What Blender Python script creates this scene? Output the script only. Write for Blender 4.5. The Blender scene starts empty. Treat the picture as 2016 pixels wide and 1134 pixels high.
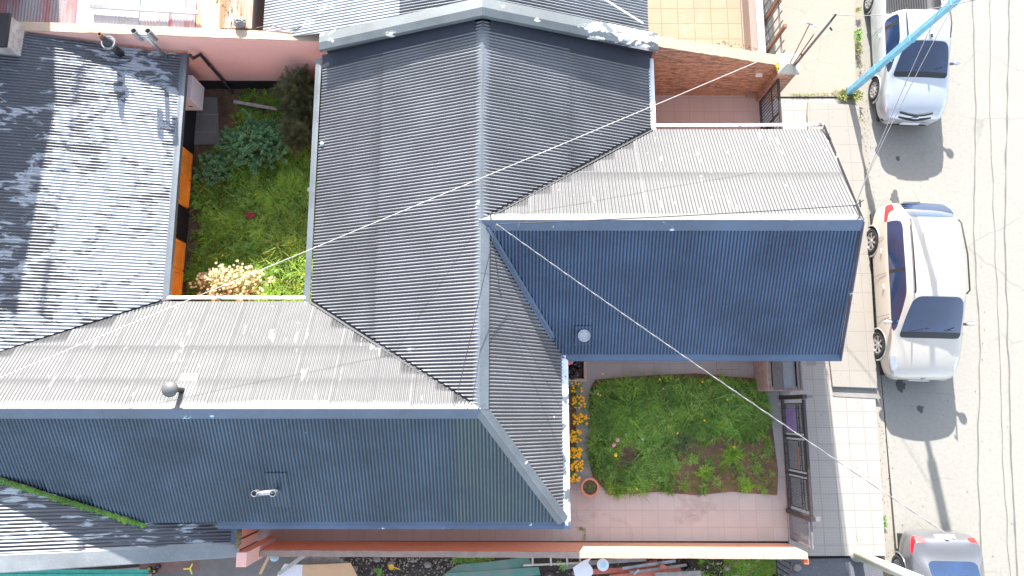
import bpy, bmesh, math, random
from mathutils import Vector, Matrix, noise
R = math.radians
random.seed(7)
sc = bpy.context.scene
COL = sc.collection

# ------------------------------------------------------------------ camera, sky, sun, exposure
CAM_H, TILT, FPX = 18.2, R(9.85), 1400.0
cam_d = bpy.data.cameras.new("camera"); cam = bpy.data.objects.new("camera", cam_d); COL.objects.link(cam)
cam.location = (0, 0, CAM_H); cam.rotation_euler = (TILT, 0, 0)
cam_d.sensor_width = 36; cam_d.lens = FPX / 2016 * 36; cam_d.clip_start = .1; cam_d.clip_end = 500
sc.camera = cam
SUN_EL, SUN_DX = R(27), -0.125           # the sun stands to the north (+Y), a little west
w = bpy.data.worlds.new("World"); sc.world = w; w.use_nodes = True
nt = w.node_tree; bg = nt.nodes["Background"]
sky = nt.nodes.new("ShaderNodeTexSky"); sky.sky_type = 'NISHITA'; sky.sun_disc = False
sky.sun_elevation = SUN_EL; sky.sun_rotation = math.atan2(SUN_DX, 1.0)
sky.air_density = 1.0; sky.dust_density = 1.0
hsv = nt.nodes.new("ShaderNodeHueSaturation"); hsv.inputs["Saturation"].default_value = .6   # camera white balance towards the shade
nt.links.new(sky.outputs[0], hsv.inputs["Color"]); nt.links.new(hsv.outputs[0], bg.inputs[0]); bg.inputs[1].default_value = 0.135
sd = bpy.data.lights.new("sun", 'SUN'); sd.energy = 4.3; sd.angle = R(.5); sd.color = (1, .955, .89)
sun = bpy.data.objects.new("sun", sd); COL.objects.link(sun)
sdir = Vector((SUN_DX, 1.0, 0)).normalized() * math.cos(SUN_EL) + Vector((0, 0, math.sin(SUN_EL)))
sun.rotation_euler = sdir.to_track_quat('Z', 'Y').to_euler()
sun.location = sdir * 60
sc.view_settings.view_transform = 'Standard'; sc.view_settings.look = 'None'
sc.view_settings.exposure = 2.1; sc.view_settings.gamma = 1.0

def U(px, py, z):
    """world point at height z seen at a pixel of the 2016 x 1134 survey picture"""
    x = (px - 1008) / FPX; y = -(py - 567) / FPX; c, s = math.cos(TILT), math.sin(TILT)
    d = (x, c * y + s, s * y - c); t = (z - CAM_H) / d[2]
    return Vector((d[0] * t, d[1] * t, z))

# ------------------------------------------------------------------ helpers
OFF = {}
def tag(o, label=None, cat=None, group=None, kind=None):
    if label: o["label"] = label
    if cat: o["category"] = cat
    if group: o["group"] = group
    if kind: o["kind"] = kind
    return o
def empty(name, loc, label, cat, group=None):
    o = bpy.data.objects.new(name, None); COL.objects.link(o); o.location = loc
    o.empty_display_size = .2; OFF[o.name] = Vector(loc)
    return tag(o, label, cat, group)
class MB:
    def __init__(s): s.v = []; s.f = []
    def add(s, vs, fs):
        b = len(s.v); s.v += [tuple(v) for v in vs]; s.f += [tuple(b + i for i in f) for f in fs]; return s
    def box(s, x0, y0, z0, x1, y1, z1):
        return s.add([(x0,y0,z0),(x1,y0,z0),(x1,y1,z0),(x0,y1,z0),(x0,y0,z1),(x1,y0,z1),(x1,y1,z1),(x0,y1,z1)],
                     [(0,3,2,1),(4,5,6,7),(0,1,5,4),(1,2,6,5),(2,3,7,6),(3,0,4,7)])
    def obox(s, c, sx, sy, sz, rz=0, rx=0, ry=0):
        m = Matrix.Translation(c) @ Matrix.Rotation(rz,4,'Z') @ Matrix.Rotation(ry,4,'Y') @ Matrix.Rotation(rx,4,'X')
        q = [m @ Vector((a*sx/2,b*sy/2,k*sz/2)) for k in (-1,1) for a,b in ((-1,-1),(1,-1),(1,1),(-1,1))]
        return s.add(q, [(0,3,2,1),(4,5,6,7),(0,1,5,4),(1,2,6,5),(2,3,7,6),(3,0,4,7)])
    def bar(s, p, q, w, h=None, up=(0,0,1)):
        p, q = Vector(p), Vector(q); h = h or w; d = (q - p).normalized(); up = Vector(up)
        if abs(d.dot(up)) > .97: up = Vector((1,0,0))
        a = d.cross(up).normalized() * w/2; b = a.normalized().cross(d).normalized() * h/2
        vs = [e + i*a + j*b for e in (p, q) for i, j in ((-1,-1),(1,-1),(1,1),(-1,1))]
        return s.add(vs, [(0,1,2,3),(7,6,5,4),(0,4,5,1),(1,5,6,2),(2,6,7,3),(3,7,4,0)])
    def prism(s, pts, z0, z1):
        n = len(pts); a = sum(pts[i][0]*pts[(i+1)%n][1]-pts[(i+1)%n][0]*pts[i][1] for i in range(n))
        if a < 0: pts = pts[::-1]
        f0 = z0 if callable(z0) else (lambda x, y: z0); f1 = z1 if callable(z1) else (lambda x, y: z1)
        vs = [(p[0],p[1],f0(p[0],p[1])) for p in pts] + [(p[0],p[1],f1(p[0],p[1])) for p in pts]
        return s.add(vs, [tuple(range(n))[::-1], tuple(range(n,2*n))] + [(i,(i+1)%n,n+(i+1)%n,n+i) for i in range(n)])
    def tube(s, pts, r, n=8, cap=True):
        pts = [Vector(p) for p in pts]; rs = r if isinstance(r, (list, tuple)) else [r]*len(pts); b = len(s.v); ref = None
        for i, p in enumerate(pts):
            d = (pts[min(i+1,len(pts)-1)] - pts[max(i-1,0)]).normalized()
            if ref is None: ref = Vector((0,0,1)) if abs(d.z) < .9 else Vector((1,0,0))
            a = (ref - d*ref.dot(d)).normalized(); ref = a; c = d.cross(a)
            s.v += [tuple(p + rs[i]*(a*math.cos(k*2*math.pi/n) + c*math.sin(k*2*math.pi/n))) for k in range(n)]
        for i in range(len(pts)-1):
            s.f += [(b+i*n+k, b+i*n+(k+1)%n, b+(i+1)*n+(k+1)%n, b+(i+1)*n+k) for k in range(n)]
        if cap: s.f += [tuple(b+k for k in range(n))[::-1], tuple(b+(len(pts)-1)*n+k for k in range(n))]
        return s
    def lathe(s, prof, c, axis='Z', n=24):
        c = Vector(c); b = len(s.v)
        for r, h in prof:
            for k in range(n):
                a = 2*math.pi*k/n; x, y = r*math.cos(a), r*math.sin(a)
                s.v.append(tuple(c + (Vector((x,y,h)) if axis=='Z' else Vector((h,x,y)) if axis=='X' else Vector((x,h,y)))))
        for i in range(len(prof)-1):
            s.f += [(b+i*n+k, b+i*n+(k+1)%n, b+(i+1)*n+(k+1)%n, b+(i+1)*n+k) for k in range(n)]
        return s
    def sphere(s, c, rx, ry, rz, n=12, m=7, jit=0):
        c = Vector(c); b = len(s.v)
        for i in range(m+1):
            t = math.pi*i/m
            for k in range(n):
                a = 2*math.pi*k/n; j = 1 + random.uniform(-jit, jit)
                s.v.append(tuple(c + Vector((rx*math.sin(t)*math.cos(a)*j, ry*math.sin(t)*math.sin(a)*j, rz*math.cos(t)*j))))
        for i in range(m):
            s.f += [(b+i*n+k, b+(i+1)*n+k, b+(i+1)*n+(k+1)%n, b+i*n+(k+1)%n) for k in range(n)]
        return s
    def build(s, name, mat, parent=None, smooth=False, bevel=0, recalc=True):
        off = OFF.get(parent.name, Vector()) if parent else Vector()
        me = bpy.data.meshes.new(name)
        me.from_pydata([(v[0]-off.x, v[1]-off.y, v[2]-off.z) for v in s.v], [], s.f)
        if recalc and len(s.f) < 60000:
            bm = bmesh.new(); bm.from_mesh(me); bmesh.ops.recalc_face_normals(bm, faces=bm.faces)
            if bevel: bmesh.ops.bevel(bm, geom=[e for e in bm.edges if len(e.link_faces)==2 and e.calc_face_angle(0) > .6], offset=bevel, segments=1, affect='EDGES')
            bm.to_mesh(me); bm.free()
        if mat: me.materials.append(mat)
        if smooth: me.polygons.foreach_set("use_smooth", [True]*len(me.polygons))
        o = bpy.data.objects.new(name, me); COL.objects.link(o)
        if parent: o.parent = parent; OFF[o.name] = off
        return o
def copy_tree(o, parent=None):
    c = o.copy(); COL.objects.link(c); c.parent = parent
    for k in [x for x in bpy.data.objects if x.parent == o]: copy_tree(k, c)
    return c
def kids(o):
    r = []
    for k in o.children: r += [k] + kids(k)
    return r

# ------------------------------------------------------------------ materials
class NM:
    def __init__(s, name):
        s.m = bpy.data.materials.new(name); s.m.use_nodes = True; s.t = s.m.node_tree
        s.b = s.t.nodes["Principled BSDF"]; s.pos = s.n("ShaderNodeNewGeometry").outputs["Position"]
    def n(s, t, **k):
        o = s.t.nodes.new(t)
        for a, b in k.items(): setattr(o, a, b)
        return o
    def l(s, a, b): s.t.links.new(a, b); return s
    def noise(s, scale=(1,1,1), detail=4, rough=.6, dist=0, off=(0,0,0), vec=None):
        mp = s.n("ShaderNodeMapping"); s.l(vec or s.pos, mp.inputs[0]); mp.inputs[3].default_value = scale if isinstance(scale, tuple) else (scale,)*3
        mp.inputs[1].default_value = off
        no = s.n("ShaderNodeTexNoise"); no.inputs["Scale"].default_value = 1; no.inputs["Detail"].default_value = detail
        no.inputs["Roughness"].default_value = rough; no.inputs["Distortion"].default_value = dist; s.l(mp.outputs[0], no.inputs[0]); return no.outputs[0]
    def ramp(s, fac, a, b, ca=(0,0,0,1), cb=(1,1,1,1)):
        r = s.n("ShaderNodeValToRGB"); s.l(fac, r.inputs[0]); e = r.color_ramp.elements
        e[0].position = a; e[1].position = b; e[0].color = ca; e[1].color = cb; return r.outputs[0]
    def mix(s, fac, a, b, mode='MIX'):
        m = s.n("ShaderNodeMix", data_type='RGBA', blend_type=mode); m.clamp_factor = True
        if isinstance(fac, (int, float)): m.inputs[0].default_value = fac
        else: s.l(fac, m.inputs[0])
        for i, c in ((6, a), (7, b)):
            if isinstance(c, tuple): m.inputs[i].default_value = (*c, 1) if len(c) == 3 else c
            else: s.l(c, m.inputs[i])
        return m.outputs[2]
    def math(s, op, a, b=0.0, c=0.0):
        m = s.n("ShaderNodeMath", operation=op)
        for i, c_ in enumerate((a, b, c)):
            if isinstance(c_, (int, float)): m.inputs[i].default_value = c_
            else: s.l(c_, m.inputs[i])
        return m.outputs[0]
    def bump(s, h, dist=.01, st=1.0, normal=None):
        b = s.n("ShaderNodeBump"); b.inputs["Strength"].default_value = st; b.inputs["Distance"].default_value = dist; s.l(h, b.inputs["Height"])
        if normal: s.l(normal, b.inputs["Normal"])
        s.l(b.outputs[0], s.b.inputs["Normal"]); return b.outputs[0]
    def set(s, col=None, rough=None, metal=None, spec=None, coat=None, trans=None, ior=None, alpha=None):
        I = s.b.inputs
        for k, v in (("Base Color", col), ("Roughness", rough), ("Metallic", metal), ("Specular IOR Level", spec), ("Coat Weight", coat), ("Transmission Weight", trans), ("IOR", ior), ("Alpha", alpha)):
            if v is None: continue
            if isinstance(v, (int, float)): I[k].default_value = v
            elif isinstance(v, tuple): I[k].default_value = (*v, 1)
            else: s.l(v, I[k])
        return s
def plain(name, c, rough=.6, metal=0, spec=.5, var=.18, sc_=6, bump=0, coat=0, c2=None):
    """paint or plastic with a slight mottled variation"""
    m = NM(name); f = m.noise(sc_, 5, .6)
    dark = c2 or tuple(x*(1-var) for x in c)
    m.set(m.mix(m.ramp(f, .3, .7), dark, tuple(min(1,x*(1+var*.4)) for x in c)), rough, metal, spec, coat)
    if bump: m.bump(m.noise(sc_*8, 3), bump)
    return m.m

PAINT = (.040, .052, .074)
def roof_mat(name, amount, stretch=(1,1,1), scale=2.0, primer=(.52,.55,.58), base=PAINT, rough=.47, dirt=.25, gate=None, under=(.13,.15,.17), spec=1.0, metal=0, ior=1.5, fade=None, run=None, trough=.5):
    """roof paint, flaking off to the primer and zinc in ragged patches; stretch = patch elongation"""
    m = NM(name)
    s1 = tuple(a*scale for a in stretch)
    n1 = m.noise(s1, 7, .62, .6)
    n2 = m.noise(tuple(a*.35 for a in (scale,)*3), 2, .5, 0, (3,7,1))
    f = m.math('ADD', m.math('MULTIPLY', n1, .7), m.math('MULTIPLY', n2, .3))
    if gate:  # zones where more primer shows: (axis, from, to, extra)
        sp = m.n("ShaderNodeSeparateXYZ"); m.l(m.pos, sp.inputs[0])
        for ax, a, b, ex in gate:
            mr = m.n("ShaderNodeMapRange"); m.l(sp.outputs[ax], mr.inputs[0]); mr.inputs[1].default_value = a; mr.inputs[2].default_value = b
            mr.inputs[3].default_value = 0; mr.inputs[4].default_value = ex; f = m.math('ADD', f, mr.outputs[0])
    t = .68 - amount*.3
    mask = m.ramp(f, t, t+.012)
    rim = m.ramp(f, t-.018, t-.006)
    tone = m.noise(.9, 4, .6, 0, (9,2,4)); fine = m.noise(26, 4, .7)
    col = m.mix(m.ramp(tone, .35, .7), tuple(c*(1-dirt) for c in base), tuple(c*(1+dirt) for c in base))
    if fade:   # a part repainted in another tone, with a ragged edge
        sp = m.n("ShaderNodeSeparateXYZ"); m.l(m.pos, sp.inputs[0]); e = m.math('ADD', sp.outputs[fade[0]], m.math('MULTIPLY', m.noise((9,1.2,1),4), .25))
        col = m.mix(m.math('MULTIPLY', m.ramp(m.math('SUBTRACT', e, fade[1]-.4), .5, .53), m.ramp(m.noise(1.6,4), .2, .6)), col, fade[2])
    col = m.mix(m.math('MULTIPLY', m.ramp(fine, .55, .75), .35), col, tuple(c*2.2 for c in base))
    if run is not None:   # shade in the wave troughs, painted into the colour
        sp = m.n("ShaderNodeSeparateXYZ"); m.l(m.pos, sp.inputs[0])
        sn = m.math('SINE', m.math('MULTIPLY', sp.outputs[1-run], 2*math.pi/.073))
        trough_shade = m.ramp(m.math('ADD', sn, m.math('MULTIPLY', m.noise((2,2,2),3), .6)), 0.0, .55, (1,1,1,1), (0,0,0,1))
        col = m.mix(m.math('MULTIPLY', trough_shade, trough), col, (.008,.009,.013))
    col = m.mix(m.math('MULTIPLY', rim, .4), col, under)
    col = m.mix(mask, col, m.mix(m.ramp(m.noise(9,3), .35, .65), primer, tuple(c*.8 for c in primer)))
    m.set(col, None, m.math('MULTIPLY', m.math('SUBTRACT', 1, mask), metal), spec, ior=ior)
    m.l(m.math('ADD', m.math('MULTIPLY', mask, .12), m.math('ADD', m.math('MULTIPLY', m.noise(3.3,3), .16), rough-.08)), m.b.inputs["Roughness"])
    m.bump(m.math('ADD', m.math('MULTIPLY', mask, -.35), m.math('MULTIPLY', m.noise(14,4), .5)), .006, .8)
    return m.m
def tile_mat(name, c, size=.4, mortar=.012, grout=None, sub=0, var=.12, stain=None, rough=.8, off=(0,0)):
    m = NM(name); mp = m.n("ShaderNodeMapping"); m.l(m.pos, mp.inputs[0]); mp.inputs[1].default_value = (off[0], off[1], 0)
    def brick(sz, mo, offset=0.0):
        b = m.n("ShaderNodeTexBrick"); m.l(mp.outputs[0], b.inputs[0]); b.offset = offset; b.squash = 1
        b.inputs["Color1"].default_value = (1,1,1,1); b.inputs["Color2"].default_value = (1-var,)*3+(1,); b.inputs["Mortar"].default_value = (0,0,0,1)
        b.inputs["Scale"].default_value = 1; b.inputs["Mortar Size"].default_value = mo; b.inputs["Brick Width"].default_value = sz; b.inputs["Row Height"].default_value = sz
        b.inputs["Mortar Smooth"].default_value = .2; return b
    b = brick(size, mortar); g = grout or tuple(x*.55 for x in c)
    base = m.mix(m.ramp(m.noise(1.3,5,.65), .3, .7), tuple(x*(1-var) for x in c), c)
    base = m.mix(1.0, base, b.outputs["Color"], 'MULTIPLY')
    if sub:
        b2 = brick(sub, sub*.10); base = m.mix(m.math('MULTIPLY', b2.outputs["Fac"], .45), base, g)
    col = m.mix(b.outputs["Fac"], base, g)
    if stain:
        col = m.mix(m.ramp(m.noise(.8,6,.7,.4,(5,5,0)), .56, .68), col, stain)
    m.set(col, rough); m.bump(m.math('SUBTRACT', m.noise(40,3), m.math('MULTIPLY', b.outputs["Fac"], 1.5)), .004, .6)
    return m.m
def conc(name, c, c2=None, scale=1.2, rough=.9, bump=.006, speck=.0, crack=0, speckc=(.5,.48,.44)):
    m = NM(name); c2 = c2 or tuple(x*.82 for x in c)
    col = m.mix(m.ramp(m.noise(scale,7,.68,.3), .32, .68), c2, c)
    col = m.mix(m.math('MULTIPLY', m.ramp(m.noise(scale*30,2,.7), .35, .65), .22), col, tuple(x*.6 for x in c))
    if speck: col = m.mix(m.ramp(m.noise(38,2,.5), .70, .74), col, speckc)
    if crack:
        v = m.n("ShaderNodeTexVoronoi", feature='DISTANCE_TO_EDGE'); v.inputs["Scale"].default_value = crack
        mp = m.n("ShaderNodeMapping"); m.l(m.pos, mp.inputs[0]); nn = m.n("ShaderNodeTexNoise"); nn.inputs["Scale"].default_value = 2.5; m.l(m.pos, nn.inputs[0])
        ad = m.n("ShaderNodeMix", data_type='VECTOR') ; ad.inputs[0].default_value = .18; m.l(mp.outputs[0], ad.inputs[4]); m.l(nn.outputs[1], ad.inputs[5]); m.l(ad.outputs[1], v.inputs["Vector"])
        ck = m.ramp(v.outputs["Distance"], .0, .012, (1,1,1,1), (0,0,0,1)); gate = m.ramp(m.noise(.35,2,.5,0,(1,4,0)), .5, .6)
        col = m.mix(m.math('MULTIPLY', m.math('MULTIPLY', ck, gate), .35), col, tuple(x*.35 for x in c))
    m.set(col, rough); m.bump(m.noise(scale*28,4,.7), bump); return m.m
def glass(name, c=(.02,.03,.04), rough=.04):
    m = NM(name); m.set(m.mix(m.ramp(m.noise(1.2,3), .35, .7), c, tuple(x*1.8 for x in c)), rough, 0, .8, 1.0); return m.m

M = {}
M['roof'] = roof_mat("roof paint", .12, (.5,1.2,1), 2.2)
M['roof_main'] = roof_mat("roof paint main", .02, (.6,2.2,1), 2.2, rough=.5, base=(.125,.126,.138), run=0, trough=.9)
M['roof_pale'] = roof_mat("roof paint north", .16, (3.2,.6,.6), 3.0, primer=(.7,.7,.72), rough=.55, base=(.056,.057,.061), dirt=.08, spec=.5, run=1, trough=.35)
M['roof_shaded'] = roof_mat("roof paint south", .05, (2.2,.7,1), 2.2, base=(.056,.096,.170), run=1, trough=.75, primer=(.55,.68,.85), spec=.3)  # same paint as the north slopes, blue of the shade put into its base
M['roof_west'] = roof_mat("roof paint south west wing", .02, (2.2,.7,1), 2.2, base=(.064,.102,.145), run=1, trough=.75, primer=(.55,.65,.80), spec=.3, fade=(0,-1.15,(.085,.125,.13)))  # same roof paint again, bluish shade put into its base
M['roof_peel'] = roof_mat("flaking roof paint", .32, (.75,2.1,1), 2.7, run=0, trough=.9, primer=(.29,.305,.335), base=(.038,.043,.06), rough=.48, gate=[(0, -10.6, -9.6, .075), (1, 8.2, 6.8, .06)])  # gate thins pale flakes in the shaded zones, putting shade into the colour
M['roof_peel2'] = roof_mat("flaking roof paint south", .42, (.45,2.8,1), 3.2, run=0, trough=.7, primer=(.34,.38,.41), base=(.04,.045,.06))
M['flash'] = roof_mat("flashing paint", .06, (1,1,1), 2.0, base=(.085,.10,.115), primer=(.6,.63,.66), rough=.42)
M['flash_white'] = roof_mat("flashing paint gone to primer", .78, (1,.9,1), 2.3, base=(.09,.105,.12), primer=(.72,.75,.77), rough=.45)
M['flash_shaded'] = roof_mat("flashing paint south", .10, (1,1,1), 2.6, base=(.042,.075,.135), primer=(.5,.68,.85), rough=.5)  # shaded copy of the flashing paint, blue of the shade put into it
M['flash_pale'] = roof_mat("flashing paint north", .10, (.8,1,1), 2.4, base=(.052,.053,.058), primer=(.8,.8,.8), rough=.6)
M['valley'] = plain("valley tin", (.012,.014,.02), .6)
M['apron_shaded'] = plain('shaded apron paint', (.026,.030,.045), .6)  # shadow under the coping put into the apron colour
M['silver_roof'] = roof_mat("faded silver roof", .30, (.5,2.2,1), 2.0, base=(.22,.24,.26), primer=(.40,.42,.44), under=(.2,.2,.2))
M['dark_metal'] = plain("dark iron paint", (.022,.020,.022), .5)
M['plaster_pink'] = conc("pink plaster", (.80,.44,.37), (.72,.45,.40), .7, .92, .004)
M['plaster_orange'] = conc("orange plaster", (.80,.40,.27), (.72,.34,.22), .8, .92, .006)
M['wall_top'] = conc("rough wall top", (.55,.42,.34), (.38,.30,.26), 5, .95, .03)
M['tan_top'] = conc("tan wall top", (.48,.36,.26), (.40,.29,.21), 2, .95, .008)
M['asphalt'] = conc("road asphalt", (.25,.24,.215), (.235,.225,.202), .35, .93, .006, speck=0, crack=.6)
M['dark_asphalt'] = conc("dark asphalt", (.115,.12,.135), (.085,.09,.105), 1.2, .93, .01, speck=1, crack=2.0)
M['gutter_conc'] = conc("gutter concrete", (.26,.24,.205), (.24,.22,.19), .9, .92, .004)
M['sidewalk_n'] = conc("cement pavement", (.265,.24,.20), (.245,.22,.18), .6, .92, .004, crack=1.0)
M['slab'] = tile_mat("worn pavement slab", (.25,.232,.205), .5, .007, (.19,.175,.155), .05, .05)
M['tiles_walk'] = tile_mat("pavement tiles", (.30,.28,.258), .4, .008, (.21,.195,.18), .066, .05)
M['tiles_yard'] = tile_mat("yard tiles", (.44,.41,.385), .4, .006, (.36,.33,.305), .066, .08, stain=(.31,.275,.25))
M['tiles_drive'] = tile_mat("driveway tiles", (.44,.37,.34), .4, .006, (.34,.28,.255), .066, .08)
M['tiles_orange'] = tile_mat("orange patio tiles", (.30,.225,.15), .46, .009, (.20,.13,.075), 0, .08, stain=(.32,.26,.19))
M['soil'] = conc("soil", (.25,.15,.09), (.09,.065,.042), 2.2, 1, .03, speck=1, speckc=(.2,.16,.12))
M['soil_green'] = conc("mossy soil", (.030,.045,.012), (.045,.035,.022), 2.5, 1, .03)
M['debris_soil'] = conc("littered soil", (.085,.070,.058), (.04,.033,.028), 4, 1, .04, speck=1)
M['conc'] = conc("concrete", (.24,.23,.21), (.17,.165,.155), 1.4, .92, .006)
M['white_paint'] = plain("white paint", (.72,.72,.74), .5, var=.06)
M['galv'] = plain("galvanised tin", (.42,.43,.44), .38, .75, sc_=9)
M['dark_tin'] = plain("dark tin", (.03,.03,.032), .45, .2)
M['rust'] = plain("rusty iron", (.20,.09,.05), .8, .1, sc_=14)
M['orange_wood'] = plain("varnished wood", (.85,.32,.04), .45, sc_=3, c2=(.70,.22,.025))

# ------------------------------------------------------------------ ground, pavements, road
def sheet(name, pts, z, mat, t=.0):
    b = MB()
    if t: b.prism([(p[0],p[1]) for p in pts], z-t, z)
    else: b.add([(p[0],p[1],z) for p in pts], [tuple(range(len(pts)))])
    o = b.build(name, mat); tag(o, kind="structure"); return o
def upoly(l, z): return [U(a, b, z) for a, b in l]
sheet("ground", [(-60,-60),(70,-60),(70,60),(-60,60)], -.03, M['debris_soil'])
sheet("road", [(9.33,-50),(24,-50),(24,50),(9.75,50),(9.62,8),(9.4,3)], 0.0, M['asphalt'])
sheet("gutter", [(8.95,-3.62),(9.33,-3.62),(9.40,3),(9.62,8),(9.9,14),(9.35,14),(9.2,8.0),(9.1,3)], .008, M['gutter_conc'])
ZS = .10
sheet("pavement", [(6.75,-3.45),(9.06,-3.45),(9.2,3),(9.3,8.35),(6.75,8.35)], ZS, M['tiles_walk'], .4)
sheet("cement_pavement", [(6.35,8.40),(9.3,8.40),(9.75,14.5),(6.35,14.5)], ZS+.02, M['sidewalk_n'], .4)
sheet("pavement_slab", [(8.06,.62),(9.17,.58),(9.28,4),(9.34,8.12),(7.98,8.22),(7.93,7.85),(7.95,3)], ZS+.085, M['slab'], .3)
sheet("asphalt_apron", [(6.4,-3.55),(9.0,-3.50),(9.02,-8),(6.4,-8)], .02, M['dark_asphalt'], .3)
sheet("front_yard", [(1.0,-3.12),(6.75,-3.12),(6.75,8.45),(1.0,8.45)], .04, M['tiles_yard'], .3)
M["tiles_grey"] = tile_mat("grey yard tiles", (.36,.35,.335), .4, .006, (.29,.28,.265), .066, .07)
sheet("garden_path", [(1.0,-1.92),(6.75,-1.92),(6.75,1.9),(1.0,1.9)], .046, M["tiles_grey"])
sheet("side_passage", [(-6.3,-3.12),(1.0,-3.12),(1.0,-1.6),(-6.3,-1.6)], .036, M['tiles_drive'], .3)
sheet("driveway", [(3.0,6.2),(6.75,6.2),(6.75,8.47),(3.0,8.47)], .046, M['tiles_drive'])
sheet("garden_soil", [(-8.6,2.2),(-4.2,2.2),(-4.2,8.75),(-8.6,8.75)], .03, M['soil'], .3)
sheet("patio", [(3.2,8.7),(6.6,8.7),(6.6,16),(3.2,16)], .05, M['tiles_orange'], .3)
LAWN = upoly([(1160,770),(1172,748),(1230,742),(1300,738),(1370,735),(1440,742),(1500,745),(1512,790),(1522,850),(1532,930),(1530,975),(1440,968),(1370,975),(1300,968),(1200,975),(1168,940),(1158,900),(1165,850),(1160,800)], .06)
sheet("lawn_soil", LAWN, .062, M['soil'], .05)
DY = -3.42
sheet("moss_ground", upoly([(1350,1100),(1545,1100),(1545,1150),(1330,1150)], .02), .012, M['soil_green'])
sheet("neighbour_floor", upoly([(470,1090),(640,1090),(560,1160),(300,1160),(300,1090)], .02), .010, M['conc'])

# ------------------------------------------------------------------ corrugated slopes
PITCH = .073
def clip_iv(poly, t, ax):
    """interval(s) along the other axis where the line (coordinate ax = t) crosses the polygon"""
    xs = []; n = len(poly); o = 1-ax
    for i in range(n):
        a, b = poly[i], poly[(i+1) % n]
        if (a[ax] - t) * (b[ax] - t) < 0 or (a[ax] == t) != (b[ax] == t):
            if a[ax] != b[ax]: xs.append(a[o] + (b[o]-a[o])*(t-a[ax])/(b[ax]-a[ax]))
    xs.sort(); return [(xs[i], xs[i+1]) for i in range(0, len(xs)-1, 2)]
def corrugate(poly, zf, run, amp=.0170, laps=(), seed=0, wob=.007, sheetw=11, ns=8):
    """corrugated sheet roof over a plan polygon; 'run' is the axis along which the waves run (0 = x, 1 = y)"""
    ax = 1 - run; b = MB(); lo = min(p[ax] for p in poly); hi = max(p[ax] for p in poly)
    step = PITCH/ns; k0 = math.ceil(lo/step); k1 = math.floor(hi/step)
    ts = [lo+1e-4] + [k*step for k in range(k0, k1+1) if lo+2e-3 < k*step < hi-2e-3] + [hi-1e-4]
    rl = min(p[run] for p in poly); rh = max(p[run] for p in poly); n = max(2, int((rh-rl)/.3))
    grid = sorted([rl + (rh-rl)*i/n for i in range(n+1)] + [L+e for L in laps for e in (-.004,.004)])
    zm = sum(zf(*p[:2]) for p in poly)/len(poly)
    def up(v, L):   # the sheet nearer the ridge lies on top
        q = list(poly[0][:2]); q[run] = L-.5; z0 = zf(*q); q[run] = L+.5; return (v > L) if zf(*q) > z0 else (v < L)
    prev = None
    for t in ts:
        iv = clip_iv(poly, t, ax)
        if not iv: prev = None; continue
        a, c = iv[0]; base = len(b.v); sh = math.floor(t/(PITCH*sheetw)+.5); lift = random.Random(sh*31+seed).uniform(0, .010)
        fr = (t/(PITCH*sheetw)+.5) % 1; lift += .004*(fr < .09)
        for v in [min(max(g, a), c) for g in grid]:
            x, y = (v, t) if run == 0 else (t, v)
            z = zf(x, y) + amp*math.sin(2*math.pi*t/PITCH) + lift
            z += wob*noise.noise(Vector((x*1.1, y*1.1, seed))) + .0022*noise.noise(Vector((x*(9 if run else 2.0), y*(2.0 if run else 9), seed+5)))
            z += sum(.013 for L in laps if up(v, L))
            b.v.append((x, y, z))
        m = len(grid)
        if prev is not None: b.f += [(prev+i, prev+i+1, base+i+1, base+i) for i in range(m-1)]
        prev = base
    return b
def strip(pts, t=.012):
    """thin bent tin: quads given as a list of (left, mid, right) triples of points"""
    b = MB()
    for i in range(len(pts)-1):
        for j in range(len(pts[i])-1):
            q = [Vector(pts[i][j]), Vector(pts[i][j+1]), Vector(pts[i+1][j+1]), Vector(pts[i+1][j])]
            up = Vector((0,0,t)); b.add([p for p in q] + [p-up for p in q], [(0,1,2,3),(7,6,5,4),(0,4,5,1),(1,5,6,2),(2,6,7,3),(3,7,4,0)])
    return b
def cap_line(p, q, wl, wr, dl, dr, n=6, up=.022, seg=2.4, side=None):
    """ridge or hip cap from p to q: side widths wl / wr with drops dl / dr, a rolled bead on top, lapped pieces"""
    p, q = Vector(p), Vector(q); d = (q-p); L = d.length; d.normalize(); s = Vector((d.y, -d.x, 0)).normalized(); b = MB()
    k = max(1, round(L/seg))
    for i in range(k):
        a, c = p + d*(L*i/k), p + d*(L*(i+1)/k + (.04 if i < k-1 else 0)); e = Vector((0,0,up + .004*(i % 2)))
        rows = []
        for o in (a, c): rows.append([o + e - s*wl - Vector((0,0,dl)), o + e - s*.022, o + e + Vector((0,0,.016)), o + e + s*.022, o + e + s*wr - Vector((0,0,dr))])
        if side == 'L': rows = [q_[:3] for q_ in rows]
        if side == 'R': rows = [q_[2:] for q_ in rows]
        m = strip(rows, .006); b.add(m.v, m.f)
    return b

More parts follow.
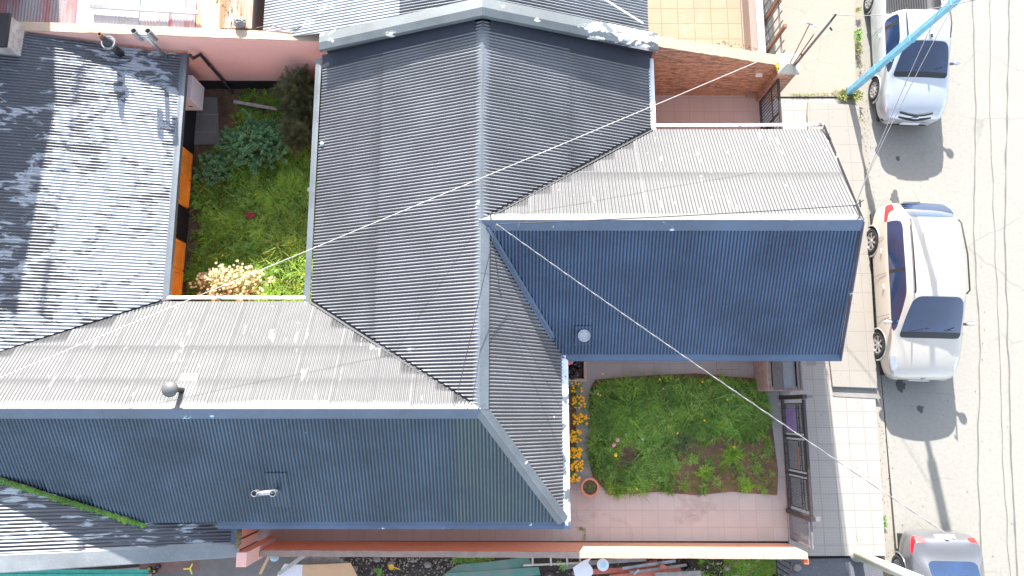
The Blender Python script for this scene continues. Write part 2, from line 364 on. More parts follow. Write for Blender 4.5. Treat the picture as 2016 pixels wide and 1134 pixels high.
ZR, ZE = 4.10, 2.45
XR = -.63; Y_R, Y_W = 3.85, .05            # main ridge x, front wing ridge y, west wing ridge y
XW, XNE, XSE = -4.5, 3.27, 1.11            # main eaves
YN = 8.28; YFN, YFS = 6.50, 1.22; YWN, YWS = 2.43, -2.33
XB = -7.83; KB = .26                       # rear house eave and fall
zW = lambda x, y: ZR - (XR-x)*(ZR-ZE)/(XR-XW)
zNE = lambda x, y: ZR - (x-XR)*(ZR-ZE)/(XNE-XR)
zSE = lambda x, y: ZR - (x-XR)*(ZR-ZE)/(XSE-XR)
zFN = lambda x, y: ZR - (y-Y_R)*(ZR-ZE)/(YFN-Y_R)
zFS = lambda x, y: ZR - (Y_R-y)*(ZR-ZE)/(Y_R-YFS)
zWN = lambda x, y: ZR - (y-Y_W)*(ZR-ZE)/(YWN-Y_W)
zWS = lambda x, y: ZR - (Y_W-y)*(ZR-ZE)/(Y_W-YWS)
zB = lambda x, y: ZE + KB*(XB-x) - .065*max(0, y-YWN)

house = empty("corrugated_house", (0,0,0), "long house with dark corrugated gable roofs, its front wing reaching out to the street", "house")
def slope(poly, zf, run, mat, par, label=None, **k):
    o = corrugate(poly, zf, run, **k).build("roof_slope", mat, par, smooth=True, recalc=False)
    if label: o["label"] = label
    return o
slope([(XR,YN),(XW,YN),(XW,YWN),(XR,Y_W)], zW, 0, M['roof_main'], house, "striped west slope of the main roof", seed=1, laps=(-2.95,))
slope([(XR,YN),(XNE,YN),(XNE,YFN),(XR,Y_R)], zNE, 0, M['roof_main'], house, "striped east slope below the parapet", seed=2, laps=(1.3,))
slope([(XR,Y_R),(XSE,YFS),(XSE,YWS),(XR,Y_W)], zSE, 0, M['roof_main'], house, "narrow steep slope beside the front garden", seed=3)
slope([(XR,Y_R),(7.15,Y_R),(7.3,YFN),(XNE,YFN)], zFN, 1, M['roof_pale'], house, "pale sunlit slope of the front wing", seed=4, laps=(5.15,), amp=.0075)
slope([(XR,Y_R),(7.15,Y_R),(7.23,YFS),(XSE,YFS)], zFS, 1, M['roof_shaded'], house, "navy shaded slope of the front wing", seed=5, amp=.0105)
slope([(XR,Y_W),(XW,YWN),(XB,YWN),(-13,.29),(-13,Y_W)], zWN, 1, M['roof_pale'], house, "pale sunlit slope of the west wing", seed=6, laps=(.62,1.35), amp=.0075)
slope([(XR,Y_W),(XSE,YWS),(XB,YWS),(-13,-.39),(-13,Y_W)], zWS, 1, M['roof_west'], house, "navy shaded slope of the west wing", seed=7, amp=.0115)
# ridge and hip caps
k = (ZR-ZE)
cap_line((XR,YN,ZR), (XR,Y_W,ZR), .17, .15, .02+.17*k/3.9, .02+.15*k/3.9).build("ridge_cap", M['flash'], house)
for sd_, m_ in (('L','flash_pale'),('R','flash_shaded')):  # one cap in two colours: the south half has its shade painted in
    cap_line((XR-.04,Y_R,ZR), (7.17,Y_R,ZR), .17, .19, .01+.17*k/2.65, .01+.19*k/2.65, up=.03, side=sd_).build("ridge_cap", M[m_], house)
    cap_line((-13,Y_W,ZR), (XR+.02,Y_W,ZR), .17, .19, .01+.17*k/2.38, .01+.19*k/2.38, up=.03, side=sd_).build("ridge_cap", M[m_], house)
cap_line((XR-.02,Y_W+.02,ZR+.01), (XSE-.02,YWS+.02,ZE+.02), .15, .13, .06, .06, up=.035).build("hip_cap", M['flash'], house)
# valleys, drawn as dark recessed tin with a raised edge
def valley(p, q, wdt, mat=None, up=.012, name="valley_flashing"):
    p, q = Vector(p), Vector(q); d = (q-p).normalized(); s = Vector((d.y,-d.x,0)).normalized()*wdt/2; e = Vector((0,0,up))
    return strip([[p-s+e, p+e*.3, p+s+e], [q-s+e, q+e*.3, q+s+e]], .006).build(name, mat or M['valley'], house)
valley((XR+.15,Y_R+.1,ZR-.06), (XNE,YFN,ZE), .085, up=.05)
valley((XR-.2,Y_W+.12,ZR-.08), (XW,YWN,ZE), .085, up=.05)
valley((XB,YWN,ZE), (-13,.29,zB(-13,0)), .07, up=.045)
cap_line((XR+.12,Y_R-.15,ZR-.06), (XSE-.22,YFS+.36,ZE+.24), .06, .06, .02, .02, up=.05).build("valley_flashing", M['flash_shaded'], house)
# eaves: gutters with an open trough
def gutter(p, q, wdt=.13, h=.11, mat=None, par=None, lip=.014, lean=0):
    p, q = Vector(p), Vector(q); d = (q-p).normalized(); s = Vector((d.y,-d.x,0)); b = MB()
    prof = [(0,0),(0,-h),(wdt,-h),(wdt,0),(wdt-lip*1.6,.004),(wdt-lip*1.6,-.012),(wdt-lip*1.2,-h+.012),(lip,-h+.012),(lip,0)]
    n = len(prof); vs = [o + s*a + Vector((0,0,c)) for o in (p, q) for a, c in prof]
    b.add(vs, [(i,(i+1)%n,n+(i+1)%n,n+i) for i in range(n)] + [tuple(range(n))[::-1], tuple(range(n,2*n))])
    return b.build("gutter", mat, par)
def fascia(p, q, wdt, t, mat, par, name="eave_flashing"):
    """flat folded tin along an eave: wdt to the right of p->q, with a downturned edge"""
    p, q = Vector(p), Vector(q); d = (q-p).normalized(); s = Vector((d.y,-d.x,0)); b = MB()
    prof = [(-.03,.012),(wdt*.5,.016),(wdt,.0),(wdt,-t),(wdt-.012,-t),(wdt-.012,-.014),(-.03,-.002)]
    n = len(prof); vs = [o + s*a + Vector((0,0,c)) for o in (p, q) for a, c in prof]
    b.add(vs, [(i,(i+1)%n,n+(i+1)%n,n+i) for i in range(n)] + [tuple(range(n))[::-1], tuple(range(n,2*n))])
    return b.build(name, mat, par)
fascia((XW,YWN-.02,ZE), (XW,YN,ZE), -.16, .14, M['flash'], house)
fascia((XNE,YFN-.02,ZE), (XNE,YN,ZE), .10, .12, M['flash_white'], house)
fascia((XSE+.01,YWS-.05,ZE), (XSE+.01,YFS,ZE), .12, .12, M['flash_white'], house)
fascia((XNE+.0,YFN+.03,ZE+.0), (7.28,YFN+.05,ZE+.0), -.10, .12, M['flash_white'], house)
fascia((XSE-.0,YFS,ZE), (7.27,YFS,ZE), .12, .13, M['flash_shaded'], house)
fascia((XB+.1,YWN+.02,ZE), (XW-.13,YWN+.02,ZE), -.10, .12, M['flash_white'], house)
fascia((-6.25,YWS,ZE), (XSE+.13,YWS,ZE), .13, .13, M['flash_shaded'], house)
MB().bar((7.2,Y_R,ZR-.03),(7.33,YFN+.1,ZE-.05),.02,.12).build("rake_board", M['flash_pale'], house)
MB().bar((7.2,Y_R,ZR-.03),(7.27,YFS-.1,ZE-.05),.02,.12).build("rake_board", M['flash_shaded'], house)
# walls under the roofs
wm = M['plaster_orange']
def gable(x0, x1, ym, y0, y1):
    b = MB(); vs = []
    for x in (x0, x1): vs += [(x,y0,0),(x,y1,0),(x,y1,ZE-.04),(x,ym,ZR-.12),(x,y0,ZE-.04)]
    return b.add(vs, [(0,1,2,3,4),(9,8,7,6,5),(0,5,6,1),(1,6,7,2),(4,9,5,0),(2,7,8,3),(3,8,9,4)])
gable(XR+.4, 6.95, Y_R, YFS+.2, YFN-.2).build("wall", wm, house)
gable(-13, -.7, Y_W, YWS+.2, YWN-.2).build("wall", wm, house)
MB().prism([(XW+.25,Y_W+.4),(XSE-.2,Y_W+.4),(XSE-.2,Y_R),(XNE-.2,YFN-.4),(XNE-.2,YN-.02),(XW+.25,YN-.02)], 0, ZE-.02).build("wall", wm, house)
MB().box(-4,-2.12,0,XSE-.15,.6,ZE-.05).build("wall", wm, house)
def window(c, wx, hz, axis, par, fmat, gmat, out):
    """window in a wall: axis 0 = wall along x, 1 = wall along y; out = outward sign"""
    x, y, z = c; b = MB(); t = .05*out
    def bx(u0,u1,v0,v1,d0,d1):
        d0, d1 = sorted((d0*out, d1*out))
        if axis == 0: b.box(x+u0,y+d0,z+v0,x+u1,y+d1,z+v1)
        else: b.box(x+d0,y+u0,z+v0,x+d1,y+u1,z+v1)
    for u in (-wx/2, -.03, wx/2-.06): bx(u,u+.06,0,hz,-.02,.05)
    for v in (0, hz-.06): bx(-wx/2+.06,-.03,v,v+.06,-.02,.048); bx(.03,wx/2-.06,v,v+.06,-.02,.048)
    o = b.build("window", fmat, par); b = MB()
    bx(-wx/2+.06,-.03,.06,hz-.06,-.01,.012); bx(.03,wx/2-.06,.06,hz-.06,-.01,.012); b.build("pane", gmat, o); return o
M['glass'] = glass("window glass")
window((6.95,3.0,.95),1.2,1.1,1,house,M['white_paint'],M['glass'],1)
window((6.95,5.2,.95),1.2,1.1,1,house,M['white_paint'],M['glass'],1)
window((3.0,YFS+.2,.95),1.3,1.1,0,house,M['white_paint'],M['glass'],-1)
window((XSE-.145,-.8,.95),1.3,1.1,1,house,M['white_paint'],M['glass'],1)
# north parapet with its wide tin coping
def pz(x): return 4.40 - (XR-x)*(4.40-2.98)/(XR+4.35) if x < XR else 4.40 - (x-XR)*(4.40-2.95)/(3.32-XR)
b = MB()
for x0, x1 in ((-4.35,XR),(XR,3.32)):
    vs = []
    for x in (x0, x1): vs += [(x,8.33,0),(x,8.60,0),(x,8.60,pz(x)-.02),(x,8.33,pz(x)-.02)]
    b.add(vs, [(0,1,2,3),(7,6,5,4),(0,4,5,1),(1,5,6,2),(2,6,7,3),(3,7,4,0)])
b.build("parapet_wall", plain("shaded parapet paint", (.018,.021,.032), .7), house)  # shade on the south face put into this near-black paint
b = MB()
rows = [[(x,8.64,pz(x)-.10),(x,8.64,pz(x)+.03),(x,8.40,pz(x)+.05),(x,8.24,pz(x)),(x,8.23,pz(x)-.09)] for x in (-4.46,-2.6,XR,1.4,3.38)]
strip(rows, .008).build("parapet_coping", roof_mat("coping paint", .22, (.6,1.3,1), 2.4, base=(.085,.10,.105), primer=(.7,.72,.72), rough=.5, gate=[(0,-.5,3,.10)]), house)
for (x0,x1,zf) in ((-4.5,XR-.17,zW),(XR+.17,3.27,zNE)):
    strip([[(x,8.32,zf(x,0)+.09),(x,8.10,zf(x,0)+.035),(x,8.02,zf(x,0)+.02)] for x in (x0,x1)], .005).build("apron_flashing", M['apron_shaded'], house)

# rear house with the flaking roof
rear = empty("rear_house", (0,0,0), "low rear house with badly flaking corrugated roof and orange shutters over the back garden", "house")
slope([(-13,8.68),(-8.03,8.58),(XB,YWN),(-13,.29)], zB, 0, M['roof_peel'], rear, "flaking slope above the back garden", seed=11, laps=(-10.1,), amp=.0135)
slope([(-13,-.39),(XB,YWS),(-6.1,YWS),(-6.1,-2.88),(-13,-2.80)], zB, 0, M['roof_peel2'], rear, "flaking slope beside the side passage", seed=12, laps=(-8.9,-7.55), amp=.013)
fascia((XB,YWN+.02,ZE), (-8.04,8.60,zB(-8.04,8.6)), .13, .12, M['flash'], rear)
fascia((-6.1,-2.86,2.0), (-6.1,YWS-.13,2.0), .16, .12, M['flash_shaded'], rear)
MB().box(-12.9,.3,0,-8.55,8.34,2.0).build("wall", M['plaster_orange'], rear)
MB().box(-12.9,-2.85,0,-6.2,.3,1.93).build("wall", M['plaster_orange'], rear)
# wide tin coping along the low south wall of the rear house
rows = []
for i in range(14):
    x = -13 + i*(-5.93+13)/13; z = zB(x,0) + .03 + .008*math.sin(i*2.3); y1 = -3.12-.022*(-6-x)
    rows.append([(x,-2.80,z-.02+.012*math.sin(i*1.7)),(x,-2.86,z+.02),(x,y1+.02,z+.0),(x,y1,z-.02),(x,y1-.01,z-.20)])
strip(rows, .008).build("eave_flashing", roof_mat("wide coping paint", .04, (1,1,1), 2.0, base=(.17,.185,.195), primer=(.6,.63,.66), rough=.5), rear)
MB().prism([(-12.9,-3.1),(-6.2,-3.1),(-6.2,-2.9),(-12.9,-2.9)], 0, lambda x,y: zB(x,0)-.05).build("wall", M['plaster_pink'], rear)
# shutters, wall band, meter box on the garden side
def shutter(y0, y1, z0, z1, x):
    b = MB(); n = 2; o = MB()
    o.box(x,y0,z0,x+.05,y1,z1); f = o.build("shutter", M['orange_wood'], rear, bevel=.004)
    for i in range(n):
        a = y0 + (y1-y0)*i/n; c = y0 + (y1-y0)*(i+1)/n
        for za, zb in ((z0,z0+.08),(z1-.08,z1)): b.box(x+.05,a+.02,za,x+.075,c-.02,zb)
        b.box(x+.05,a+.02,z0+.08,x+.072,a+.10,z1-.08); b.box(x+.05,c-.10,z0+.08,x+.072,c-.02,z1-.08)
    b.build("shutter_frame", M['orange_wood'], f)
XG = -8.55
for pa, pb in ((303,410),(478,590)):
    y1 = U(377,pa,.44).y; y0 = U(362,pb,.44).y
    shutter(y0, y1, .44, 2.0, XG+.12)
MB().box(XG,.9,.02,XG+.02,8.33,.78).build("dado", M['dark_metal'], rear)

# ------------------------------------------------------------------ boundary walls
def wall_line(name, label, p, q, t, z0, z1, mat, topmat, dado=None, group=None, over=.0, face=None):
    """free-standing wall from p to q, thickness t to the left, top heights z0 -> z1"""
    root = empty(name, (p[0],p[1],0), label, "wall", group)
    p, q = Vector((*p,0)), Vector((*q,0)); d = (q-p).normalized(); s = Vector((-d.y,d.x,0))*t
    b = MB(); vs = []
    for o, z in ((p,z0),(q,z1)): vs += [o, o+s, o+s+Vector((0,0,z-.03)), o+Vector((0,0,z-.03))]
    b.add(vs, [(0,1,2,3),(7,6,5,4),(0,4,5,1),(1,5,6,2),(2,6,7,3),(3,7,4,0)]).build("wall_body", mat, root)
    b = MB(); n = 40; e = s.normalized()*over
    for i in range(n):
        a, c = p+(q-p)*i/n, p+(q-p)*(i+1)/n; za, zc = z0+(z1-z0)*i/n, z0+(z1-z0)*(i+1)/n
        r0 = random.Random(i).uniform(-.006,.006); r1 = random.Random(i+1).uniform(-.006,.006); rr0 = s.normalized()*r0; rr1 = s.normalized()*r1
        vs = [a-e+rr0+Vector((0,0,za-.03)), a+s+e+rr0+Vector((0,0,za-.03)), a+s+e+rr0+Vector((0,0,za+r0)), a-e+rr0+Vector((0,0,za+r0)),
              c-e+rr1+Vector((0,0,zc-.03)), c+s+e+rr1+Vector((0,0,zc-.03)), c+s+e+rr1+Vector((0,0,zc+r1)), c-e+rr1+Vector((0,0,zc+r1))]
        b.add(vs, [(0,4,5,1),(2,6,7,3),(1,5,6,2),(3,7,4,0)])
    b.build("wall_top", topmat, root)
    if dado:
        b = MB(); f = -s.normalized()*.012; b.add([p, q, q+Vector((0,0,dado)), p+Vector((0,0,dado)), p+f, q+f, q+f+Vector((0,0,dado)), p+f+Vector((0,0,dado))],
            [(4,5,6,7),(0,4,7,3),(1,2,6,5),(3,7,6,2)]).build("dado", M['dark_metal'], root)
    return root
pink = wall_line("boundary_wall", "tall pink plastered wall with tan top behind the back garden", (-13,8.70), (-4.40,8.66), .22, 3.12, 2.56, M['plaster_pink'], M['tan_top'], .5)
def stone_mat():
    m = NM("ledge stone"); mp = m.n("ShaderNodeMapping"); m.l(m.pos, mp.inputs[0]); mp.inputs[2].default_value = (R(-90),0,0)
    b = m.n("ShaderNodeTexBrick"); m.l(mp.outputs[0], b.inputs[0]); b.inputs["Scale"].default_value = 1; b.inputs["Brick Width"].default_value = .22; b.inputs["Row Height"].default_value = .035
    b.inputs["Mortar Size"].default_value = .004; b.offset = .37; b.inputs["Color1"].default_value = (.40,.25,.18,1); b.inputs["Color2"].default_value = (.17,.115,.095,1); b.inputs["Mortar"].default_value = (.05,.03,.025,1)
    n = m.noise((6,6,22),4,.7); col = m.mix(m.ramp(n,.4,.62), b.outputs[0], (.48,.31,.20)); col = m.mix(m.math('MULTIPLY', m.ramp(m.noise((3,3,14),4,.7,0,(4,4,4)),.5,.66),.7), col, (.11,.065,.055))
    m.set(col,.9); m.bump(m.math('SUBTRACT', n, m.math('MULTIPLY', b.outputs["Fac"],.8)), .03); return m.m
M['stone'] = stone_mat()
M['cream'] = conc("cream wall top", (.36,.31,.22), (.31,.26,.185), 2, .9, .006)
M['white_cap'] = conc("white cement cap", (.34,.34,.31), (.28,.285,.26), 3, .85, .006)
bw = wall_line("stone_wall", "brown ledge-stone wall with cream sloping top along the driveway", (3.30,8.47), (6.62,8.47), .24, 2.74, 1.78, M['stone'], M['cream'], over=.015)
for zz,xx in ((1.3,6.2),): MB().box(xx,8.38,zz,xx+.16,8.47,zz+.03).build("step_light", M['white_paint'], bw)
MB().box(3.30,8.76,0,6.6,8.79,1.7).build("wall_back", M['cream'], bw)
gp = empty("gate_pillar", (6.85,8.5,0), "stone gate pillar with a white cement cap at the corner of the driveway", "pillar")
MB().box(6.62,8.28,.0,7.08,8.74,1.70).build("pillar_shaft", M['stone'], gp)
b = MB(); b.prism([(6.58,8.24),(7.12,8.24),(7.12,8.78),(6.58,8.78)],1.70,1.77)
b.add([(6.58,8.24,1.772),(7.12,8.24,1.772),(7.12,8.78,1.772),(6.58,8.78,1.772),(6.78,8.45,1.86),(6.92,8.45,1.86),(6.92,8.6,1.86),(6.78,8.6,1.86)],[(0,1,5,4),(1,2,6,5),(2,3,7,6),(3,0,4,7),(4,5,6,7)])
b.build("pillar_cap", M['white_cap'], gp)
sw = wall_line("garden_wall", "long low orange wall with a rough top dividing the yards", (-5.75,-3.118), (6.72,-3.17), -.135, 1.20, 1.25, M['plaster_orange'], M['wall_top'])
b = MB().box(-5.98,-3.32,0,-5.76,-3.02,2.0); b.build("wall_end", M['plaster_pink'], sw)
cl = MB(); cl.obox((6.70,-3.36,1.12),.10,.12,.16).build("hollow_brick", plain("hollow brick", (.62,.16,.07), .8), sw)

# ------------------------------------------------------------------ iron gates
M['iron'] = plain("dark iron gate paint", (.035,.028,.028), .45)
M['iron_grey'] = plain("grey iron", (.13,.125,.13), .55)
def mesh_panel(b, x, y0, y1, z0, z1, dy, dz, r=.004):
    n = max(1, round((y1-y0)/dy))
    for i in range(1, n): y = y0+(y1-y0)*i/n; b.box(x-r,y-r,z0,x+r,y+r,z1)
    n = max(1, round((z1-z0)/dz))
    for i in range(1, n): z = z0+(z1-z0)*i/n; b.box(x-r*.8,y0,z-r*.8,x+r*.8,y1,z+r*.8)
fg = empty("driveway_gate", (6.78,-1.0,.05), "wide black iron gate of three mesh panels between the front yard and the pavement", "gate")
X = 6.78; Y0, Y1 = -2.33, .28
b = MB(); b.box(X-.03,Y0,.12,X+.03,Y1,.19); b.box(X-.03,Y0,1.42,X+.03,Y1,1.50)
ys = [Y0, Y0+.87, Y0+1.74, Y1]
b.build("frame_rail", M['iron'], fg)
for y in ys[1:3]: MB().box(X-.025,y-.03,.19,X+.025,y+.03,1.42).build("stile", M['iron'], fg)
for i in range(3):
    a, c = ys[i]+.06, ys[i+1]-.06; b = MB()
    for (z0,z1) in ((.30,1.02),(1.10,1.33)):
        b.box(X-.012,a+.02,z0,X+.012,c-.02,z0+.024); b.box(X-.012,a+.02,z1-.024,X+.012,c-.02,z1)
        b.box(X-.012,a+.02,z0+.024,X+.012,a+.044,z1-.024); b.box(X-.012,c-.044,z0+.024,X+.012,c-.02,z1-.024)
        mesh_panel(b, X, a+.044, c-.044, z0+.024, z1-.024, .035, .035, .0035)
    for y in (a+.15, (a+c)/2, c-.15): b.box(X-.01,y,.19,X+.01,y+.02,.30); b.box(X-.01,y,1.33,X+.01,y+.02,1.42); b.box(X-.01,y,1.02,X+.01,y+.02,1.10)
    b.build("mesh_panel", M['iron'], fg)
for y in (Y0-.06, Y1+.06): MB().box(X-.05,y-.05,.0,X+.05,y+.05,1.55).build("post", M['iron'], fg)
MB().bar((X-.02,Y1+.06,1.5),(X+.2,Y1+.06,1.5),.05,.03).build("latch", M['iron_grey'], fg)
MB().bar((X-.02,Y0-.06,1.52),(X+.16,Y0-.06,1.52),.09,.05).build("latch", M['iron_grey'], fg)
lt = MB().box(X-.014,ys[2]+.1,.34,X-.008,ys[2]+.66,.95); lt.build("panel_sheet", plain("violet plastic net", (.22,.17,.36), .7), fg)
MB().box(X-.02,Y0+1.0,.95,X-.012,Y0+1.5,1.02).build("sign_plate", plain("faded red plate", (.30,.12,.09), .6), fg)
wg = empty("garden_gate", (6.76,-2.8,.05), "narrow iron gate leaf beside the end of the orange wall", "gate")
b = MB(); a, c = -3.06, -2.44
for z in (.14,1.38): b.box(X-.02,a,z,X+.02,c,z+.045)
for y in (a,c-.04): b.box(X-.02,y,.185,X+.02,y+.04,1.38)
b.build("gate_frame", M['iron_grey'], wg); b = MB(); mesh_panel(b, X, a+.04, c-.04, .26, 1.2, .035, .035, .0035); b.box(X-.01,a+.04,1.2,X+.01,c-.04,1.225); b.box(X-.01,a+.04,.24,X+.01,c-.04,.26)
b.box(X-.012,a+.15,.26,X+.012,a+.17,1.2); b.build("mesh_panel", M['iron_grey'], wg)
ng = empty("side_gate", (6.66,7.4,.05), "black iron gate closing the driveway next to the stone pillar", "gate")
b = MB(); XN = 6.70; a, c = 6.5, 8.24
for z in (.12,1.42): b.box(XN-.025,a,z,XN+.025,c,z+.06)
for y in (a,7.36,c-.05): b.box(XN-.025,y,.18,XN+.025,y+.05,1.42)
b.build("gate_frame", M['iron'], ng); b = MB(); b.box(XN-.012,a+.05,.95,XN+.012,7.36,.98); b.box(XN-.012,7.41,.95,XN+.012,c-.05,.98)
mesh_panel(b, XN, a+.05, 7.36, .18, .95, .09, .9, .007); mesh_panel(b, XN, 7.41, c-.05, .18, .95, .09, .9, .007)
mesh_panel(b, XN, a+.05, 7.36, .98, 1.42, .09, .9, .006); mesh_panel(b, XN, 7.41, c-.05, .98, 1.42, .09, .9, .006); b.build("bars", M['iron'], ng)
MB().box(XN-.02,6.9,.2,XN-.012,7.34,.9).build("panel_sheet", M['dark_metal'], ng)
# ------------------------------------------------------------------ brick bin by the gate
bb = empty("meter_shelter", (6.6,.85,0), "low brick shelter with a ribbed metal lid beside the wide iron gate", "shelter")
br = NM("weathered brick"); tb = br.n("ShaderNodeTexBrick"); mp = br.n("ShaderNodeMapping"); mp.inputs[2].default_value = (R(90),0,R(90)); br.l(br.pos, mp.inputs[0]); br.l(mp.outputs[0], tb.inputs[0])
tb.inputs["Scale"].default_value = 1; tb.inputs["Brick Width"].default_value = .16; tb.inputs["Row Height"].default_value = .03; tb.inputs["Mortar Size"].default_value = .004
tb.inputs["Color1"].default_value = (.34,.25,.21,1); tb.inputs["Color2"].default_value = (.20,.15,.13,1); tb.inputs["Mortar"].default_value = (.12,.10,.09,1)
br.set(br.mix(br.ramp(br.noise(9,4),.4,.7), tb.outputs[0], (.33,.27,.24)), .9); br.bump(br.noise(30,3), .01)
MB().box(6.14,.50,0,7.02,.60,.95).box(6.14,1.30,0,7.02,1.40,.95).box(6.14,.60,0,6.26,1.30,.95).box(6.90,.60,0,7.02,1.30,.95).build("brick_body", br.m, bb, bevel=.006)
b = MB()
for i in range(9): x = 6.27+i*.028; b.box(x,.55,.955+.03-i*.003,x+.02,1.34,.975+.03-i*.003)
b.build("ribbed_lid", plain("weathered slats", (.16,.15,.14), .8, sc_=20), bb)
MB().add([(6.53,.55,.965),(6.84,.55,.935),(6.84,1.34,.935),(6.53,1.34,.965),(6.53,.55,.955),(6.84,.55,.925),(6.84,1.34,.925),(6.53,1.34,.955)],[(0,1,2,3),(7,6,5,4),(0,4,5,1),(1,5,6,2),(2,6,7,3),(3,7,4,0)]).build("tin_lid", plain("grey tin", (.20,.21,.22), .45, .3, sc_=10), bb)
b = MB()
for x in (6.87,6.95): b.bar((x,.52,.99),(x,1.36,.99),.035,.03)
b.bar((6.3,.53,.99),(6.98,.53,.985),.03,.02).build("lid_rail", M['iron_grey'], bb)
# ------------------------------------------------------------------ crate with bags
cr = empty("plastic_crate", (1.55,1.0,0), "beige plastic crate under the eave, filled with black bags", "crate")
b = MB(); z0, z1 = .05, .5; x0,x1,y0,y1 = 1.28,1.82,.76,1.62
for (a,bq,c,d) in ((x0,y0,x1,y0+.04),(x0,y1-.04,x1,y1),(x0,y0+.04,x0+.04,y1-.04),(x1-.04,y0+.04,x1,y1-.04)): b.box(a,bq,z0,c,d,z1)
b.box(x0+.04,y0+.04,z0,x1-.04,y1-.04,z0+.03)
M['beige'] = plain("beige plastic", (.50,.40,.34), .5)
b.build("crate_body", M['beige'], cr, bevel=.008)
b = MB(); 
for (a,bq,c,d) in ((x0-.025,y0-.025,x1+.025,y0),(x0-.025,y1,x1+.025,y1+.025),(x0-.025,y0,x0,y1),(x1,y0,x1+.025,y1)): b.box(a,bq,z1-.04,c,d,z1+.01)
b.build("rim", M['beige'], cr)
M['bag'] = plain("black bin bag", (.012,.013,.018), .28, sc_=20)
def crumple(name, c, r, mat, label, cat, group=None, amp=.35, seed=0, flat=.8, fr=7, parent=None):
    bm = bmesh.new(); bmesh.ops.create_icosphere(bm, subdivisions=4, radius=1)
    for v in bm.verts:
        p = v.co*fr*.35 + Vector((seed*3.1,seed,0)); n = abs(noise.noise(p))*1.3 + abs(noise.noise(p*2.3))*.6
        v.co *= (1 - amp*n); v.co = Vector((v.co.x*r[0], v.co.y*r[1], v.co.z*r[2]))
    me = bpy.data.meshes.new(name); bm.to_mesh(me); bm.free(); me.materials.append(mat)
    o = bpy.data.objects.new(name, me); o.location = c; COL.objects.link(o); return tag(o, label, cat, group)
crumple("bin_bag", (1.48,.93,.42), (.22,.20,.22), M['bag'], "shiny black bin bag at the open end of the beige crate", "bag", "black bags in the crate", seed=1)
crumple("bin_bag", (1.60,1.26,.38), (.21,.24,.2), M['bag'], "darker black bin bag deeper under the eave in the beige crate", "bag", "black bags in the crate", seed=2)
crumple("plastic_bag", (1.41,1.22,.56), (.13,.10,.07), plain("pink plastic bag", (.62,.25,.27), .5), "crumpled pink plastic bag on top of the black bin bags", "bag", seed=5, amp=.5)
# ------------------------------------------------------------------ roof pipes
def flue_point(px, py, zf):
    z = 3.4
    for _ in range(30): p = U(px, py, z); z = zf(p.x, p.y)
    return U(px, py, z)
p = flue_point(360, 768, zWN)
v = empty("mushroom_vent", p, "grey mushroom-capped vent pipe on the pale slope of the west wing", "vent pipe")
MB().tube([p-Vector((0,0,.1)), p+Vector((0,0,.52))], .05, 14).build("pipe", M['dark_tin'], v, smooth=False)
MB().lathe([(.001,.66),(.05,.655),(.11,.625),(.15,.57),(.155,.54),(.145,.54),(.10,.56),(.001,.56)], p, n=28).build("cowl", plain("grey vent cap", (.10,.10,.10), .5), v, smooth=True)
pl = MB(); dz = lambda x,y: zWN(x,y)+.022
pl.add([(x,y,dz(x,y)) for x,y in ((p.x-.16,p.y-.2),(p.x+.22,p.y-.2),(p.x+.22,p.y+.35),(p.x-.16,p.y+.35))], [(0,1,2,3)]).build("base_flashing", M['flash_pale'], v)
p = flue_point(549, 966, zWS)
v = empty("twin_flue", p, "galvanised H-shaped flue on the navy slope of the west wing", "flue")
MB().tube([p-Vector((0,0,.1)), p+Vector((0,0,.42))], .045, 14).build("pipe", M['galv'], v, smooth=True)
tp = p + Vector((-.12,.0,.42)); MB().tube([tp+Vector((-.2,-.02,0)), tp+Vector((.17,.02,.0))], .052, 14).build("cross_pipe", M['galv'], v, smooth=True)
for s in (-.2,.17):
    q = tp+Vector((s,.0,0)); MB().lathe([(.058,-.1),(.062,-.1),(.062,.13),(.052,.13),(.052,-.05),(.001,-.05)], q, n=18).build("flue_end", M['galv'], v, smooth=False)
pl = MB(); dz = lambda x,y: zWS(x,y)+.03
pl.add([(x,y,dz(x,y)) for x,y in ((p.x-.22,p.y-.35),(p.x+.24,p.y-.35),(p.x+.24,p.y+.38),(p.x-.22,p.y+.38))], [(0,1,2,3)]).build("base_flashing", M['roof_west'], v)
p = flue_point(1149, 662, zFS)
v = empty("round_vent", p, "short round roof vent on a square flashing, navy slope of the front wing", "roof vent")
MB().lathe([(.12,-.06),(.12,.10),(.135,.10),(.135,.13),(.115,.13),(.105,.115),(.001,.12)], p, n=28).build("vent_collar", M['galv'], v, smooth=False)
dz = lambda x,y: zFS(x,y)+.025
MB().add([(x,y,dz(x,y)) for x,y in ((p.x-.2,p.y-.2),(p.x+.18,p.y-.2),(p.x+.18,p.y+.2),(p.x-.2,p.y+.2))], [(0,1,2,3)]).build("base_flashing", M['roof_shaded'], v)
p = flue_point(238, 106, zB)
v = empty("black_flue", p, "black chimney pipe with a ringed conical cowl near the pink wall", "flue")
MB().tube([p-Vector((0,0,.1)), p+Vector((0,0,.55))], .085, 18).build("pipe", M['dark_tin'], v, smooth=True)
MB().lathe([(.155,.50),(.155,.54),(.12,.54),(.10,.56),(.06,.80),(.055,.80)], p, n=24).build("cowl", M['dark_tin'], v, smooth=True)
MB().lathe([(.135,.50),(.162,.50),(.162,.548),(.135,.548)], p, n=28).build("ring", M['galv'], v)
MB().lathe([(.055,.80),(.055,.90),(.035,.90),(.035,.80)], p, n=16).build("tip", M['rust'], v)
p = flue_point(327, 112, zB)
v = empty("tall_twin_flue", p, "tall galvanised H-shaped flue rising in front of the pink wall", "flue")
MB().tube([p-Vector((0,0,.1)), p+Vector((0,0,.5)), p+Vector((0,0,1.0))], .05, 16).build("pipe", M['galv'], v, smooth=True)
